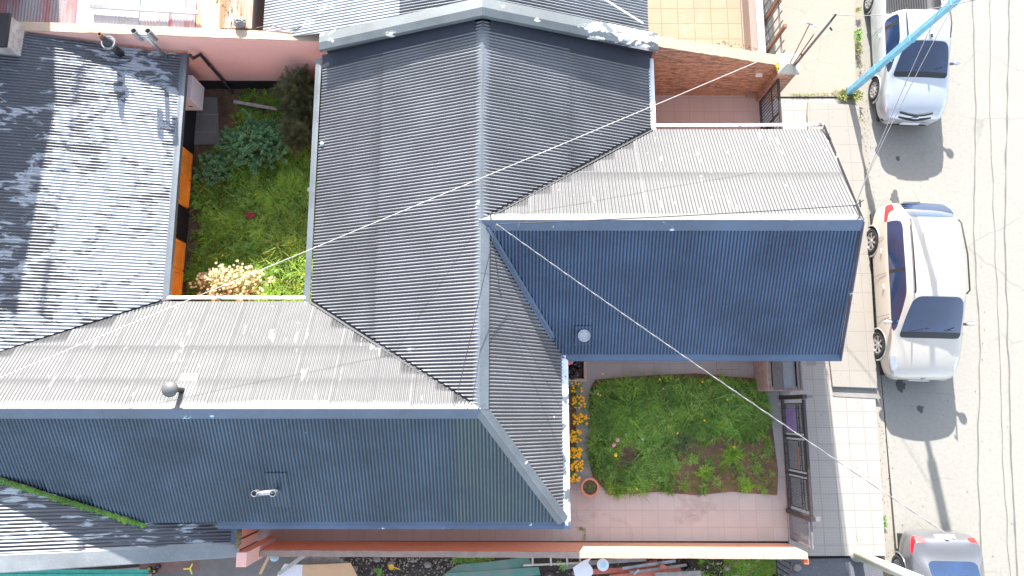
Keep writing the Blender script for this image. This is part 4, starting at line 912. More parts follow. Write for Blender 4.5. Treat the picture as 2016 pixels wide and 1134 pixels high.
def rosette(b, c, L, w, n, rnd, tilt=.35):
    for k in range(n):
        a = k*2.4+rnd.uniform(-.2,.2); t = rnd.uniform(.1, tilt+.3); d = Vector((math.cos(a)*math.cos(t), math.sin(a)*math.cos(t), math.sin(t)))
        leaf(b, c+Vector((0,0,.01+.002*k)), d, L*rnd.uniform(.6,1.1), w)
def lawn(name, poly, z, n, L, mat, dens, label, seed, w=.012, nb=(10,22)):
    rnd = random.Random(seed); b = MB(); x0,x1 = min(p[0] for p in poly), max(p[0] for p in poly); y0,y1 = min(p[1] for p in poly), max(p[1] for p in poly); k = 0
    for _ in range(n*4):
        x, y = rnd.uniform(x0,x1), rnd.uniform(y0,y1)
        if not inpoly(x,y,poly): continue
        dn = dens(x,y)
        if rnd.random() > dn: continue
        g = .45+1.9*abs(noise.noise(Vector((x*1.9,y*1.9,seed))))
        tuft(b, Vector((x,y,z)), rnd.randint(*nb), L*g*rnd.uniform(.5,1.3)*(.5+.5*dn), w, rnd, rnd.uniform(.02,.07), rnd.uniform(.4,.85)); k += 1
        if k >= n: break
    o = b.build(name, mat, None, recalc=False); return tag(o, label, "grass", kind="stuff")
# --- front lawn: thick at the top, bare patches low down
def front_density(x, y):
    y0, y1 = LAWN[-4][1], LAWN[0][1]
    v = (y + 2.05)/2.9                      # 0 at the south edge, 1 at the north
    u = (x - 1.85)/4.6
    d = 1.35*v + .38 + .75*noise.noise(Vector((x*1.1,y*1.1,3.3))) - .55*max(0,u-.45)*(1-v)*1.6
    if u > .70 and v < .60: d -= .6
    if u > .14 and v < .42: d -= .34+.5*noise.noise(Vector((x*2.2,y*2.2,9)))
    return max(0.03, min(1, d*1.5-.42))
cx_, cy_ = 4.15, -.75
LP = [(cx_+(p.x-cx_)*.965, cy_+(p.y-cy_)*(.90 if p.y > cy_ else .97)) for p in LAWN]
lawn("lawn_grass", LP, .06, 3000, .40, M['grass'], front_density, "thick uneven grass and weeds on the front lawn", 11, .019, (7,15))
def moss_density(x, y): return 1.0 if noise.noise(Vector((x*1.7,y*1.7,8))) > -.05 else .05
lawn("moss_cover", LP, .062, 900, .05, M['grass_dark'], moss_density, "low moss and seedlings on the bare soil of the front lawn", 12, .012, (6,10))
lawn("dry_patches", LP, .06, 110, .16, M['grass_dry'], lambda x,y: 1.0 if noise.noise(Vector((x*.9,y*.9,5))) > .12 else .06, "straw-coloured dry grass among the green on the front lawn", 13, .009, (8,14))
M['grass_light'] = leafmat("light grass", (.34,.50,.12), (.20,.36,.06), sc_=5)
lawn("light_grass", LP, .07, 900, .46, M['grass_light'], front_density, "longer pale green grass blades standing out of the front lawn", 14, .016, (3,8))
b = MB(); rnd = random.Random(6); k = 0
while k < 110:
    x, y = rnd.uniform(1.75,6.7), rnd.uniform(-2.2,1.0)
    if inpoly(x,y,LP) and rnd.random() < front_density(x,y): rosette(b, Vector((x,y,.12+rnd.uniform(0,.1))), .13, .035, rnd.randint(6,10), rnd); k += 1
tag(b.build("lawn_weeds", M['weed'], None, recalc=False), "broad-leaved weeds scattered through the front lawn", "weeds", kind="stuff")
# large tufts one can tell apart
for i,(x,y,L,l_) in enumerate(((1440,895,.46,"biggest light green grass clump on the right of the front lawn"),(1340,868,.40,"spiky greyish grass clump in the middle of the front lawn"),(1388,932,.26,"small round grass clump near the lower edge of the front lawn"),(1205,890,.36,"bushy grass clump at the lower left of the front lawn"),(1268,955,.30,"wide grass clump on the lower edge beside the bare soil"),(1212,965,.28,"grass clump just right of the terracotta pot"),(1468,955,.24,"short grass clump at the lower right of the front lawn"),(1225,825,.36,"dark spiky clump at the left of the front lawn"))):
    q = U(x,y,.08); b = MB(); rnd = random.Random(i+40)
    tuft(b, q, 150, L, .016, rnd, .11, .6)
    tag(b.build("grass_clump", M['grass_dark'] if i != 1 else leafmat("grey green blades",(.15,.21,.10),(.09,.14,.06)), None, recalc=False), l_, "grass clump", "grass clumps on the front lawn")
rnd = random.Random(77)
for x,y in ((1250,918),(1300,930),(1322,905),(1290,905),(1362,905),(1410,948),(1425,925),(1492,925),(1510,890),(1345,955),(1385,962),(1318,965),(1500,962),(1455,925),(1240,945)):
    q = U(x,y,.07); b = MB(); tuft(b, q, 60, rnd.uniform(.14,.24), .013, rnd, .07, .55)
    tag(b.build("grass_tuft", M['grass'] if rnd.random() < .6 else M['grass_light'], None, recalc=False), "small grass tuft on the bare soil in the lower half of the front lawn", "grass tuft", "small tufts on the bare soil")
def flower_head(b, c, r, rnd, n=9):
    for ring, rr in ((0,1),(1,.62)):
        for k in range(n):
            a = k*2*math.pi/n+ring*.3; d = Vector((math.cos(a), math.sin(a), .15+.5*ring)).normalized(); leaf(b, c+Vector((0,0,.004*ring)), d, r*rr, r*.55)
def dandelion(px, py, z, label, group, mat, r=.03):
    q = U(px,py,z); v = empty("dandelion", q, label, "flower", group); rnd = random.Random(px)
    b = MB(); flower_head(b, q, r, rnd, 10); b.build("flower_head", mat, v, recalc=False)
    MB().tube([q-Vector((0,.02,.18)), q-Vector((0,0,.005))], .003, 5).build("stem", M['weed'], v)
for x,y in ((1187,736),(1299,747),(1383,752),(1432,787),(1387,828),(1445,880),(1254,963),(1334,853),(1182,778)): dandelion(x,y,.32,"small yellow dandelion standing in the grass of the front lawn","yellow dandelions on the front lawn",M['yellow_petal'])
for x,y in ((1306,765),(1177,776),(1265,865)): dandelion(x,y,.32,"pale dandelion seed head in the grass of the front lawn","dandelion seed heads on the front lawn",plain("seed head",(.6,.6,.5),.8) if x==1306 else bpy.data.materials["seed head"])
for x,y in ((417,362),(438,503),(427,510),(546,378),(504,382),(476,448),(598,540),(595,560),(569,478)): dandelion(x,y,.25,"small yellow dandelion in the grass of the back garden","yellow dandelions in the back garden",M['yellow_petal'])
q = U(1200,873,.1); v = empty("rose_bush", q, "small leafy bush with two pink roses at the left of the front lawn", "bush"); b = MB(); rnd = random.Random(5)
for i in range(26):
    a = rnd.uniform(0,6.28); t = rnd.uniform(.3,1.3); L = rnd.uniform(.2,.45); d = Vector((math.cos(a)*math.cos(t), math.sin(a)*math.cos(t), math.sin(t)))
    for k in range(12): p_ = q+d*L*(.3+.7*k/12); leaf(b, p_, (Vector((rnd.uniform(-1,1),rnd.uniform(-1,1),rnd.uniform(0,.8)))).normalized(), .07, .045)
b.build("foliage", M['weed'], v, recalc=False)
b = MB()
for dx,dy,m_ in ((.04,-.02,0),(.13,.10,0)): MB().sphere(q+Vector((dx,dy,.47)),.045,.045,.035,10,6,.15).build("rose", M['pink_petal'], v)
MB().sphere(q+Vector((.10,-.26,.30)),.045,.045,.03,10,6,.15).build("bloom", M['yellow_petal'], v)
# --- marigold bed beside the main house
def marigold(px, py, rx, ry, n, seed, label):
    q = U(px,py,.05); v = empty("marigold_plant", q, label, "flowering plant", "marigolds along the main house wall"); rnd = random.Random(seed); b = MB()
    for i in range(int(170*rx*ry*40)):
        p_ = q+Vector((rnd.uniform(-rx,rx), rnd.uniform(-ry,ry), rnd.uniform(.08,.30))); leaf(b, p_, Vector((rnd.uniform(-1,1),rnd.uniform(-1,1),rnd.uniform(-.1,.7))).normalized(), .07, .025)
    b.build("foliage", M['weed'], v, recalc=False); b = MB()
    for i in range(int(n*1.7)): flower_head(b, q+Vector((rnd.uniform(-rx,rx), rnd.uniform(-ry,ry), rnd.uniform(.30,.38))), rnd.uniform(.026,.040), rnd, 9)
    b.build("flowers", M['orange_petal'], v, recalc=False)
for i,(x,y,rx,ry,n,l_) in enumerate(((1133,762,.14,.13,7,"sparse orange marigold plant nearest the crate"),(1137,792,.17,.15,15,"second orange marigold plant from the crate"),(1140,825,.17,.14,22,"third marigold plant from the crate, full of orange blooms"),(1131,858,.14,.14,22,"dense orange marigold plant at the middle of the wall strip"),(1131,890,.15,.13,22,"dense orange marigold plant fourth from the terracotta pot"),(1134,915,.15,.12,20,"orange marigold plant third from the terracotta pot"),(1129,938,.12,.10,9,"thin orange marigold plant nearest the terracotta pot"))): marigold(x,y,rx,ry,n,i,l_)
sheet("flower_bed", [(1.2,-1.75),(1.58,-1.75),(1.62,.62),(1.2,.62)], .058, M['soil'], .03)
q = U(1159,957,.05); v = empty("flower_pot", q, "round terracotta pot with low sprouts at the end of the marigold strip", "pot"); TC = plain("terracotta", (.55,.22,.13), .8, sc_=12)
MB().lathe([(.001,0),(.15,0),(.20,.26),(.225,.26),(.225,.33),(.175,.33),(.17,.24),(.001,.24)], q, n=32).build("pot_body", TC, v, smooth=False)
MB().lathe([(.001,.262),(.172,.262)], q, n=24).build("pot_soil", M['soil'], v); b = MB(); rnd = random.Random(2)
for i in range(60): a = rnd.uniform(0,6.28); r = rnd.uniform(0,.15); leaf(b, q+Vector((math.cos(a)*r,math.sin(a)*r,.28)), Vector((rnd.uniform(-1,1),rnd.uniform(-1,1),rnd.uniform(.1,1))).normalized(), .06,.02)
b.build("sprouts", M['weed'], v, recalc=False)
# --- back garden
BG = [(-8.45,2.3),(-4.3,2.3),(-4.3,8.6),(-7.35,8.6),(-7.5,6.9),(-8.2,6.6),(-8.4,5.0)]
def back_density(x, y): return max(.05, min(1, 1.0 - .5*max(0,(y-6.6)/2) - (.8 if x < -8.15+.12*math.sin(y*3) else 0)))
lawn("garden_grass", BG, .04, 3400, .38, M['grass_dark'], back_density, "thick grass filling the back garden", 21, .020, (7,14))
lawn("light_grass", BG, .05, 900, .42, M['grass_light'], lambda x,y: max(.05,back_density(x,y)-.35*(y>6)), "longer pale green blades standing out of the back garden grass", 22, .016, (3,8))
b = MB(); rnd = random.Random(8); k = 0
while k < 190:
    x, y = rnd.uniform(-8.3,-4.5), rnd.uniform(2.4,6.9)
    if noise.noise(Vector((x*1.2,y*1.2,1))) > -.12 or rnd.random() < .25: rosette(b, Vector((x,y,.10+rnd.uniform(0,.10))), .17, .045, rnd.randint(6,11), rnd); k += 1
tag(b.build("garden_weeds", M['weed'], None, recalc=False), "broad-leaved weeds through the back garden grass", "weeds", kind="stuff")
gs = empty("dummy",(0,0,0),"x","x"); bpy.data.objects.remove(gs)
GP = [tuple(U(x,y,.06))[:2] for x,y in ((385,190),(428,192),(432,285),(380,285))]
sheet("garden_slab", GP, .075, M['conc'], .05)
b = MB(); 
for (x0_,y0_,x1_,y1_) in ((383,224,430,226),(382,259,430,261),(424,226,426,259)):
    a, c = U(x0_,y1_,.08), U(x1_,y0_,.08); b.box(a.x,a.y,.076,c.x,c.y,.082)
tag(b.build("slab_joint", conc("pale cement joint",(.33,.32,.30)), None), kind="structure")
lab(MB().bar(U(460,200,.35), U(546,215,.22), .09, .03).build("plank", wood((.42,.38,.35)), None, bevel=.003), "pale weathered plank lying under the dark shrub in the back garden", "plank")
q = U(495,425,.1); crumple("rag", q+Vector((0,0,.1)), (.16,.12,.06), plain("dark red cloth",(.22,.03,.04),.8), "dark red rag half hidden in the back garden grass", "rag", amp=.5, seed=31)
q = U(608,373,.25); crumple("paper_litter", q, (.05,.07,.04), M['white_paint'], "crumpled white paper in the grass by the main gutter", "paper", amp=.5, seed=32)
q = U(634,283,ZE+.08); lab(MB().sphere(q,.05,.05,.05,14,8).build("ball", plain("pale green rubber",(.55,.75,.6),.4), None, smooth=True), "small pale green ball caught in the west gutter of the main roof", "ball")
def shrub(name, px, py, h, rx, ry, nst, leafm, label, cat, seed, mode, z0=.05, twm=None):
    rnd = random.Random(seed); q = U(px,py,z0+h*.55); q.z = z0; v = empty(name, q, label, cat); st = MB(); fo = MB(); tips = []
    for i in range(nst):
        a = i*2.399+rnd.uniform(-.3,.3); r = math.sqrt((i+.5)/nst); e = Vector((q.x+rx*r*math.cos(a), q.y+ry*r*math.sin(a), z0+h*(1-.55*r*r)*rnd.uniform(.75,1.05)))
        m1 = q.lerp(e,.5)+Vector((rnd.uniform(-.06,.06),rnd.uniform(-.06,.06),h*.12)); pts = [q+Vector((rnd.uniform(-.05,.05),rnd.uniform(-.05,.05),0)), m1, e]; st.tube(pts, [.016,.010,.004], 5); 
        for s in range(4 if mode != 'feather' else 6):
            t = rnd.uniform(.35,1); p_ = (m1.lerp(e,(t-.35)/.65)); d = Vector((rnd.uniform(-1,1),rnd.uniform(-1,1),rnd.uniform(0,.8))).normalized(); L = rnd.uniform(.14,.30)*(1.3 if mode=='feather' else 1); tp = p_+d*L; st.tube([p_,tp],[.006,.003],4); tips.append((p_,tp,d))
        tips.append((m1,e,(e-m1).normalized()))
    for p_,tp,d in tips:
        L = (tp-p_).length
        if mode == 'whorl':
            n = int(L/.022)+3
            for k in range(n):
                c = p_.lerp(tp,.25+.75*k/n)
                for j in range(5):
                    a = k*1.1+j*1.257; s1 = d.orthogonal().normalized(); s2 = d.cross(s1); dd = (s1*math.cos(a)+s2*math.sin(a)+d*.55).normalized(); leaf(fo,c,dd,.055,.022)
        elif mode == 'feather':
            n = int(L/.014)+4
            for k in range(n):
                c = p_.lerp(tp,.1+.9*k/n)
                for j in range(3): leaf(fo,c,(d*.7+Vector((rnd.uniform(-1,1),rnd.uniform(-1,1),rnd.uniform(-.5,.7)))).normalized(),rnd.uniform(.06,.12),.007)
        else:
            for k in range(16): leaf(fo,p_.lerp(tp,rnd.random())+Vector((rnd.uniform(-.05,.05),rnd.uniform(-.05,.05),rnd.uniform(-.04,.05))),Vector((rnd.uniform(-1,1),rnd.uniform(-1,1),rnd.uniform(-.2,.8))).normalized(),.05,.028)
    st.build("stems", twm or M['twig'], v, recalc=False); fo.build("leaves", leafm, v, recalc=False); return v, [t[1] for t in tips], rnd
shrub("spurge_bush", 503,280,1.05,1.15,.80,64,M['spurge'],"blue-green bush with whorled leaves and reddish stems in the back garden","bush",3,'whorl')
shrub("spurge_bush", 420,335,.75,.50,.42,20,M['spurge'],"smaller lighter blue-green bush left of the big one","bush",4,'whorl')
shrub("feathery_shrub", 588,188,1.85,.52,.62,60,M['conifer'],"tall dark olive feathery shrub in the corner by the pink wall","shrub",5,'feather')
shrub("feathery_shrub", 588,258,1.35,.46,.42,38,M['conifer'],"lower dark feathery shrub in front of the tall one under the eave","shrub",6,'feather')
v, tips, rnd = shrub("flowering_bush", 452,560,1.15,.98,.46,46,leafmat("pale leaves",(.30,.30,.12),(.16,.2,.07)),"sunlit bush covered in cream and peach blossoms by the pale roof edge","bush",9,'leafy')
b = MB()
for i in range(560):
    t = rnd.choice(tips); c = t+Vector((rnd.uniform(-.09,.09),rnd.uniform(-.09,.09),rnd.uniform(0,.09))); flower_head(b,c,rnd.uniform(.03,.05),rnd,7)
b.build("blossoms", M['cream_petal'], v, recalc=False)
# --- weeds on the pavement and walls
def patch(name, pts, n, L, mat, label, cat, seed, z=.14, rr=.06, group=None):
    rnd = random.Random(seed); b = MB()
    for i in range(n):
        t = rnd.random()*(len(pts)-1); k = min(int(t), len(pts)-2); px = pts[k][0]+(pts[k+1][0]-pts[k][0])*(t-k); py = pts[k][1]+(pts[k+1][1]-pts[k][1])*(t-k); zz = z(px) if callable(z) else z
        q = U(px,py,zz)+Vector((rnd.gauss(0,rr*.6),rnd.gauss(0,rr*.6),0))
        if rnd.random() < .5: rosette(b, q, L, L*.3, rnd.randint(4,8), rnd, .5)
        else: tuft(b, q, 8, L, .012, rnd, .02, .6)
    return tag(b.build(name, mat, None, recalc=False), label, cat, group)
M['weed_dry'] = leafmat("sun yellowed weeds", (.30,.30,.10), (.17,.21,.05), sc_=6)
patch("pavement_weed",[(1650,186),(1688,188)],70,.15,M['weed_dry'],"bushy green weed growing round the foot of the blue pole","weed",1,.15,.10)
patch("pavement_weed",[(1688,62),(1690,80)],36,.10,M['weed'],"bright green weed beside the pickup, middle of the row along the pavement edge","weed",2,.14,.07)
patch("pavement_weed",[(1688,86),(1692,108)],30,.07,M['weed_dry'],"yellowish weed just below the bright green one at the pavement edge","weed",3,.14,.06)
patch("pavement_weed",[(1690,18),(1689,24)],14,.08,M['weed_dry'],"small weed nearest the top of the picture at the pavement edge","weed",4,.14,.05)
patch("pavement_weed",[(1693,118),(1692,134)],10,.05,M['weed_dry'],"thin weed low in the row at the pavement edge above the blue pole","weed",5,.14,.04)
patch("pavement_weed",[(1694,232),(1697,238)],8,.05,M['weed_dry'],"tiny yellow weed on the worn slab below the blue pole","weed",6,.19,.03)
patch("pavement_weed",[(1738,1018),(1740,1040)],22,.07,M['weed'],"green weed at the kerb above the grey car","weed",7,.04,.04)
patch("pavement_weed",[(1555,188),(1600,187),(1650,184)],60,.04,M['weed_dry'],"line of low dry weeds in the joint between gate and blue pole","weed",8,.12,.03)
rnd = random.Random(9); b = MB(); A_, B_ = Vector((XB+.05,YWS-.03,ZE+.02)), Vector((-13,-.42,3.82))
for i in range(1500):
    q = A_.lerp(B_, rnd.random()) + Vector((0,-abs(rnd.gauss(0,.035)),0))
    if noise.noise(q*1.3) > -.45: rosette(b, q, rnd.uniform(.03,.065), .016, rnd.randint(4,6), rnd, .5)
tag(b.build("moss_line", M['weed'], None, recalc=False), "green moss filling the valley above the lower left roof", "moss")
patch("moss_line",[(466,1044),(470,1060),(468,1076)],60,.05,M['grass_dry'],"brown moss at the end of the lower left roof","moss",10,2.05,.04)
patch("moss_line",[(4,660),(60,648)],30,.04,M['weed_dry'],"yellow-green moss in the valley at the far left edge","moss",11,lambda px: 3.12-.0022*px,.03)
patch("moss_line",[(168,628),(190,622)],16,.04,M['weed_dry'],"small yellow-green moss spot midway along the pale roof valley","moss",12,2.78,.025)
patch("drain_weed",[(1140,1040),(1152,1042),(1150,1062)],14,.05,M['weed_dry'],"dry weed in the tile joint below the main house corner","weed",13,.05,.02)
patch("wall_grass",[(462,30),(455,12),(450,0)],90,.30,M['grass_dry'],"tall dry straw-coloured grass growing behind the pink wall","grass",14,2.5,.10)
crumple("wall_rubble", U(472,44,2.75), (.16,.14,.12), M['conc'], "pale rubble lump at the foot of the dry grass clump", "stone", amp=.3, seed=44)
patch("yard_plant",[(895,1100),(935,1102),(960,1098)],60,.16,M['weed'],"bright green leafy plant right behind the orange wall","plant",15,.10,.09)
patch("yard_plant",[(740,1122),(752,1126)],12,.10,M['weed'],"small green sprout by the yellow scoop","plant",16,.06,.05)
patch("yard_plant",[(1098,1110),(1110,1112)],12,.10,M['weed'],"small green sprout beside the ladder","plant",17,.3,.05)
patch("patio_plant",[(1415,84),(1490,98)],26,.05,M['twig'],"sparse reddish twigs along the cream wall top on the patio side","plant",18,1.2,.05)
mp_ = [tuple(U(x,y,.02))[:2] for x,y in ((1375,1100),(1530,1102),(1530,1140),(1380,1140))]
lawn("yard_moss", mp_, .015, 1500, .06, M['grass_dark'], lambda x,y: 1.0 if noise.noise(Vector((x*1.5,y*1.5,4)))>-.2 else .1, "mossy green ground cover south of the orange wall", 33, .014, (5,9))

# ------------------------------------------------------------------ cars
def car_paint(name, c, metal=.35, rough=.32):
    m = NM(name); m.set(m.mix(m.ramp(m.noise(1.5,3),.3,.7), tuple(x*.93 for x in c), c), rough, metal, .5, .8); m.b.inputs["Coat Roughness"].default_value = .06
    m.bump(m.noise(220,1), .0004, .3); return m.m
M['c_glass'] = glass("car glass", (.006,.019,.055), .05); M['c_black'] = plain("black plastic", (.018,.018,.02), .5); M['c_tyre'] = plain("tyre rubber", (.028,.028,.03), .8)  # deep blue of the reflected sky put into the car glass colour
M['c_alloy'] = plain("alloy", (.50,.50,.50), .35, .7, var=.05); M['c_lens'] = plain("clear lamp lens", (.52,.55,.58), .1, .3, coat=1); M['c_red'] = plain("red lamp lens", (.60,.015,.02), .15, coat=1, var=.1)
M['c_chrome'] = plain("chrome", (.7,.7,.72), .15, 1, var=.03)
def wheel(par, x, y, r, side, spokes=7, w=.21):
    c = Vector((x, y, r)); t = MB(); xi = -side
    t.lathe([(r*.60,-side*w*.5),(r*.9,-side*w*.5),(r,-side*w*.36),(r,side*w*.36),(r*.93,side*w*.5),(r*.66,side*w*.5),(r*.62,side*w*.42)], c, 'X', 40)
    root = t.build("wheel", M['c_tyre'], par, smooth=True)
    rm = MB(); rm.lathe([(r*.66,side*w*.47),(r*.60,side*w*.44),(r*.56,side*w*.2),(r*.56,-side*w*.2)], c, 'X', 40)
    rm.lathe([(.001,side*w*.44),(r*.13,side*w*.43),(r*.16,side*w*.34),(r*.16,side*w*.1)], c, 'X', 20)
    for k in range(spokes):
        a = 2*math.pi*k/spokes+.2
        for da in (-.0,):
            d = Vector((0,math.cos(a+da),math.sin(a+da))); rm.bar(c+Vector((side*w*.36,0,0))+d*r*.10, c+Vector((side*w*.40,0,0))+d*r*.60, r*.16, .02, up=(1,0,0))
    rm.build("rim", M['c_alloy'], root, smooth=False)
    MB().lathe([(.001,side*w*.05),(r*.56,side*w*.05)], c, 'X', 32).build("brake_disc", M['c_black'], root)
    return root
def interp(T, s):
    for i in range(len(T)-1):
        if T[i][0] <= s <= T[i+1][0]:
            t = (s-T[i][0])/(T[i+1][0]-T[i][0]); return [a+(b-a)*t for a, b in zip(T[i], T[i+1])]
    return list(T[-1])
def car(name, label, cat, loc, rz, S, paint, wheels, wr, tags, group, extra=None, archm=None, flat_rear=True):
    """S: stations (s, half width, sill z, belt z, [p4..p8 as (x fraction or abs, z)]) from nose (s=0, towards -Y) to tail.
    tags(j, i) -> part name for the cage face between stations j, j+1 and profile rows i, i+1"""
    root = empty(name, loc, label, cat, group); root.rotation_euler = (0,0,rz); OFF[root.name] = Vector((0,0,0))
    Lc = S[-1][0]; bm = bmesh.new(); grid = []; lay = bm.edges.layers.float.new('crease_edge'); fl = bm.faces.layers.int.new('part')
    names = ['body']
    def nid(n):
        if n not in names: names.append(n)
        return names.index(n)
    for (s, w_, zl, zb, top) in S:
        y = s - Lc/2; half = [(w_*.90,zl),(w_*.975,zl+.10),(w_,.5*(zl+zb)+.06),(w_*.985,zb-.07)] + list(top)
        row = [bm.verts.new((x,y,z)) for x,z in half] + [bm.verts.new((-x,y,z)) for x,z in half[::-1][1:]]; grid.append(row)
    n = len(grid[0]); h = (n-1)//2
    for j in range(len(grid)-1):
        for i in range(n-1):
            f = bm.faces.new((grid[j][i],grid[j][i+1],grid[j+1][i+1],grid[j+1][i])); ii = i if i < h else n-2-i; side = 1 if i < h else -1
            f[fl] = nid(tags(j, ii, side))
    for j, end in ((0,'front'),(len(grid)-1,'rear')):
        g = grid[j]
        for i in range(h-1):
            f = bm.faces.new((g[i],g[i+1],g[n-2-i],g[n-1-i])); f[fl] = nid(tags(end, i, 0))
        f = bm.faces.new((g[h-1],g[h],g[h+1])); f[fl] = nid(tags(end, h-1, 0))
    bmesh.ops.recalc_face_normals(bm, faces=bm.faces)
    for e in bm.edges:
        if len(e.link_faces) == 2 and e.link_faces[0][fl] != e.link_faces[1][fl]: e[lay] = .55
        if len(e.link_faces) == 1: e[lay] = 1
    me = bpy.data.meshes.new("cage"); bm.to_mesh(me); bm.free(); tmp = bpy.data.objects.new("cage", me); COL.objects.link(tmp)
    md = tmp.modifiers.new("s", 'SUBSURF'); md.levels = 3; md.render_levels = 3; md.boundary_smooth = 'PRESERVE_CORNERS'
    dg = bpy.context.evaluated_depsgraph_get(); ev = bpy.data.meshes.new_from_object(tmp.evaluated_get(dg)); bpy.data.objects.remove(tmp)
    bm = bmesh.new(); bm.from_mesh(ev); fl = bm.faces.layers.int.get('part')
    # wheel arches: pull nearby vertices onto the arch circle, then open it
    ra = wr*1.17
    for wy in wheels:
        for v in bm.verts:
            if abs(v.co.x) > .45:
                d = math.hypot(v.co.y-(wy-Lc/2), v.co.z-wr)
                if ra-.06 < d < ra+.028 and v.co.z < wr+ra: k_ = ra/d; v.co.y = (wy-Lc/2)+(v.co.y-(wy-Lc/2))*k_; v.co.z = wr+(v.co.z-wr)*k_
        dl = [f for f in bm.faces if abs(f.calc_center_median().x) > .45 and math.hypot(f.calc_center_median().y-(wy-Lc/2), f.calc_center_median().z-wr) < ra-.004]
        bmesh.ops.delete(bm, geom=dl, context='FACES')
    mats = {'body':paint,'windscreen':M['c_glass'],'rear_window':M['c_glass'],'side_window':M['c_glass'],'pillar_trim':M['c_black'],'headlight':M['c_lens'],'tail_light':M['c_red'],'grille':M['c_black'],'bumper_trim':M['c_black'],'sill_trim':M['c_black'],'cowl':M['c_black'],'bed_liner':M.get('liner') or M['c_black'],'number_plate':M['white_paint']}
    for pi, nm in enumerate(names):
        fs = [f for f in bm.faces if f[fl] == pi]
        groups = [fs]
        if nm in ('side_window','headlight','tail_light','pillar_trim','sill_trim'):
            groups = [[f for f in fs if f.calc_center_median().x > 0], [f for f in fs if f.calc_center_median().x <= 0]]
        if nm == 'bumper_trim': groups = [[f for f in fs if f.calc_center_median().y > 0], [f for f in fs if f.calc_center_median().y <= 0]]
        for gf in groups:
            if not gf: continue
            idx = {}; vs = []; F = []
            for f in gf:
                t = []
                for v in f.verts:
                    if v.index not in idx: idx[v.index] = len(vs); vs.append(v.co.copy())
                    t.append(idx[v.index])
                F.append(t)
            b = MB(); b.v = [tuple(v) for v in vs]; b.f = [tuple(t) for t in F]
            o = b.build(nm, mats[nm], root, smooth=True, recalc=False)
            if nm not in ('body',):   # glass and lamps sit a few mm proud with a rim
                pass
    bm.free()
    W = max(s[1] for s in S)
    for wy in wheels:
        for sd_ in (-1,1):
            x = sd_*(W-.115); wheel(root, x, wy-Lc/2, wr, sd_, extra.get('spokes',7) if extra else 7)
            a0 = MB(); N = 22; pts = []; wloc = interp([(s[0],s[1]) for s in S], wy)[1]
            for k in range(N+1):
                a = math.pi*(-.06+1.12*k/N); pts.append(Vector((sd_*(wloc*.985), wy-Lc/2+math.cos(a)*ra, wr+math.sin(a)*ra)))
            a0.tube(pts, .022, 6).build("wheel_arch", archm or paint, root, smooth=True)
            wl = MB(); N = 20; rows = []
            for k in range(N+1):
                a = math.pi*(-.1+1.2*k/N); rows.append([Vector((sd_*wloc*.97, wy-Lc/2+math.cos(a)*ra, wr+math.sin(a)*ra)), Vector((sd_*.5, wy-Lc/2+math.cos(a)*ra, wr+math.sin(a)*ra))])
            strip(rows,.004).build("wheel_housing", M['c_black'], root)
    MB().box(-W*.88,-Lc/2+.12,.20,W*.88,Lc/2-.12,.26).build("underbody", M['c_black'], root)
    return root, Lc
def mirror(par, x, y, z, side, paint, seed=0):
    b = MB(); b.sphere((x+side*.10,y,z+.06),.105,.055,.07,14,8); m_ = b.build("mirror", paint, par, smooth=True)
    MB().bar((x-side*.12,y,z-.03),(x+side*.06,y,z+.03),.06,.035).build("mirror_arm", M['c_black'], m_)
    MB().sphere((x+side*.10,y+.035,z+.06),.09,.03,.055,12,6).build("mirror_glass", M['c_glass'], m_, smooth=True)
def handle(par, x, y, z, side): MB().sphere((x,y,z),.018,.09,.016,10,6).build("door_handle", par["_p"] if False else M['c_alloy'], par, smooth=True)
def seam(par, pts, r=.004): MB().tube(pts, r, 4).build("door_gap", M['c_black'], par)

# --- cream crossover
Wd = .90
def hood(w_, zb, zc, xi=(.93,.80,.62,.34)):
    ks = (0,.35,.62,.88); return [(w_*x, zb+(zc-zb)*k_) for x,k_ in zip(xi,ks)] + [(0,zc)]
def cabin(w_, zb, wt, zt): return [(w_*.955,zb+.015),(wt+.045,zt-.15),(wt-.035,zt-.045),(wt*.52,zt-.008),(0,zt)]
S = [(0.0,.60,.34,.60,hood(.60,.60,.63)),(.06,.74,.27,.66,hood(.74,.66,.72)),(.22,.83,.24,.74,hood(.83,.74,.84)),(.55,.885,.24,.86,hood(.885,.86,.97)),
     (.98,.90,.24,.94,[(.86,.95),(.82,.99),(.74,1.02),(.40,1.07),(0,1.085)]),
     (1.10,.90,.24,.95,[(.865,.965),(.80,1.03),(.725,1.09),(.40,1.145),(0,1.16)]),
     (1.92,.90,.24,.98,cabin(.90,.98,.66,1.58)),(2.10,.90,.24,.985,cabin(.90,.985,.665,1.61)),(2.55,.90,.24,.99,cabin(.90,.99,.67,1.635)),(2.62,.90,.24,.99,cabin(.90,.99,.67,1.635)),
     (3.35,.90,.24,1.01,cabin(.90,1.01,.65,1.60)),(3.42,.90,.24,1.015,cabin(.90,1.015,.645,1.595)),(3.85,.885,.25,1.03,cabin(.885,1.03,.60,1.54)),
     (4.10,.85,.27,1.04,[(.80,1.07),(.72,1.22),(.60,1.36),(.34,1.405),(0,1.415)]),(4.32,.78,.30,.95,[(.73,1.0),(.68,1.06),(.56,1.12),(.32,1.15),(0,1.155)]),(4.42,.68,.36,.74,[(.63,.78),(.58,.82),(.48,.86),(.28,.88),(0,.885)])]
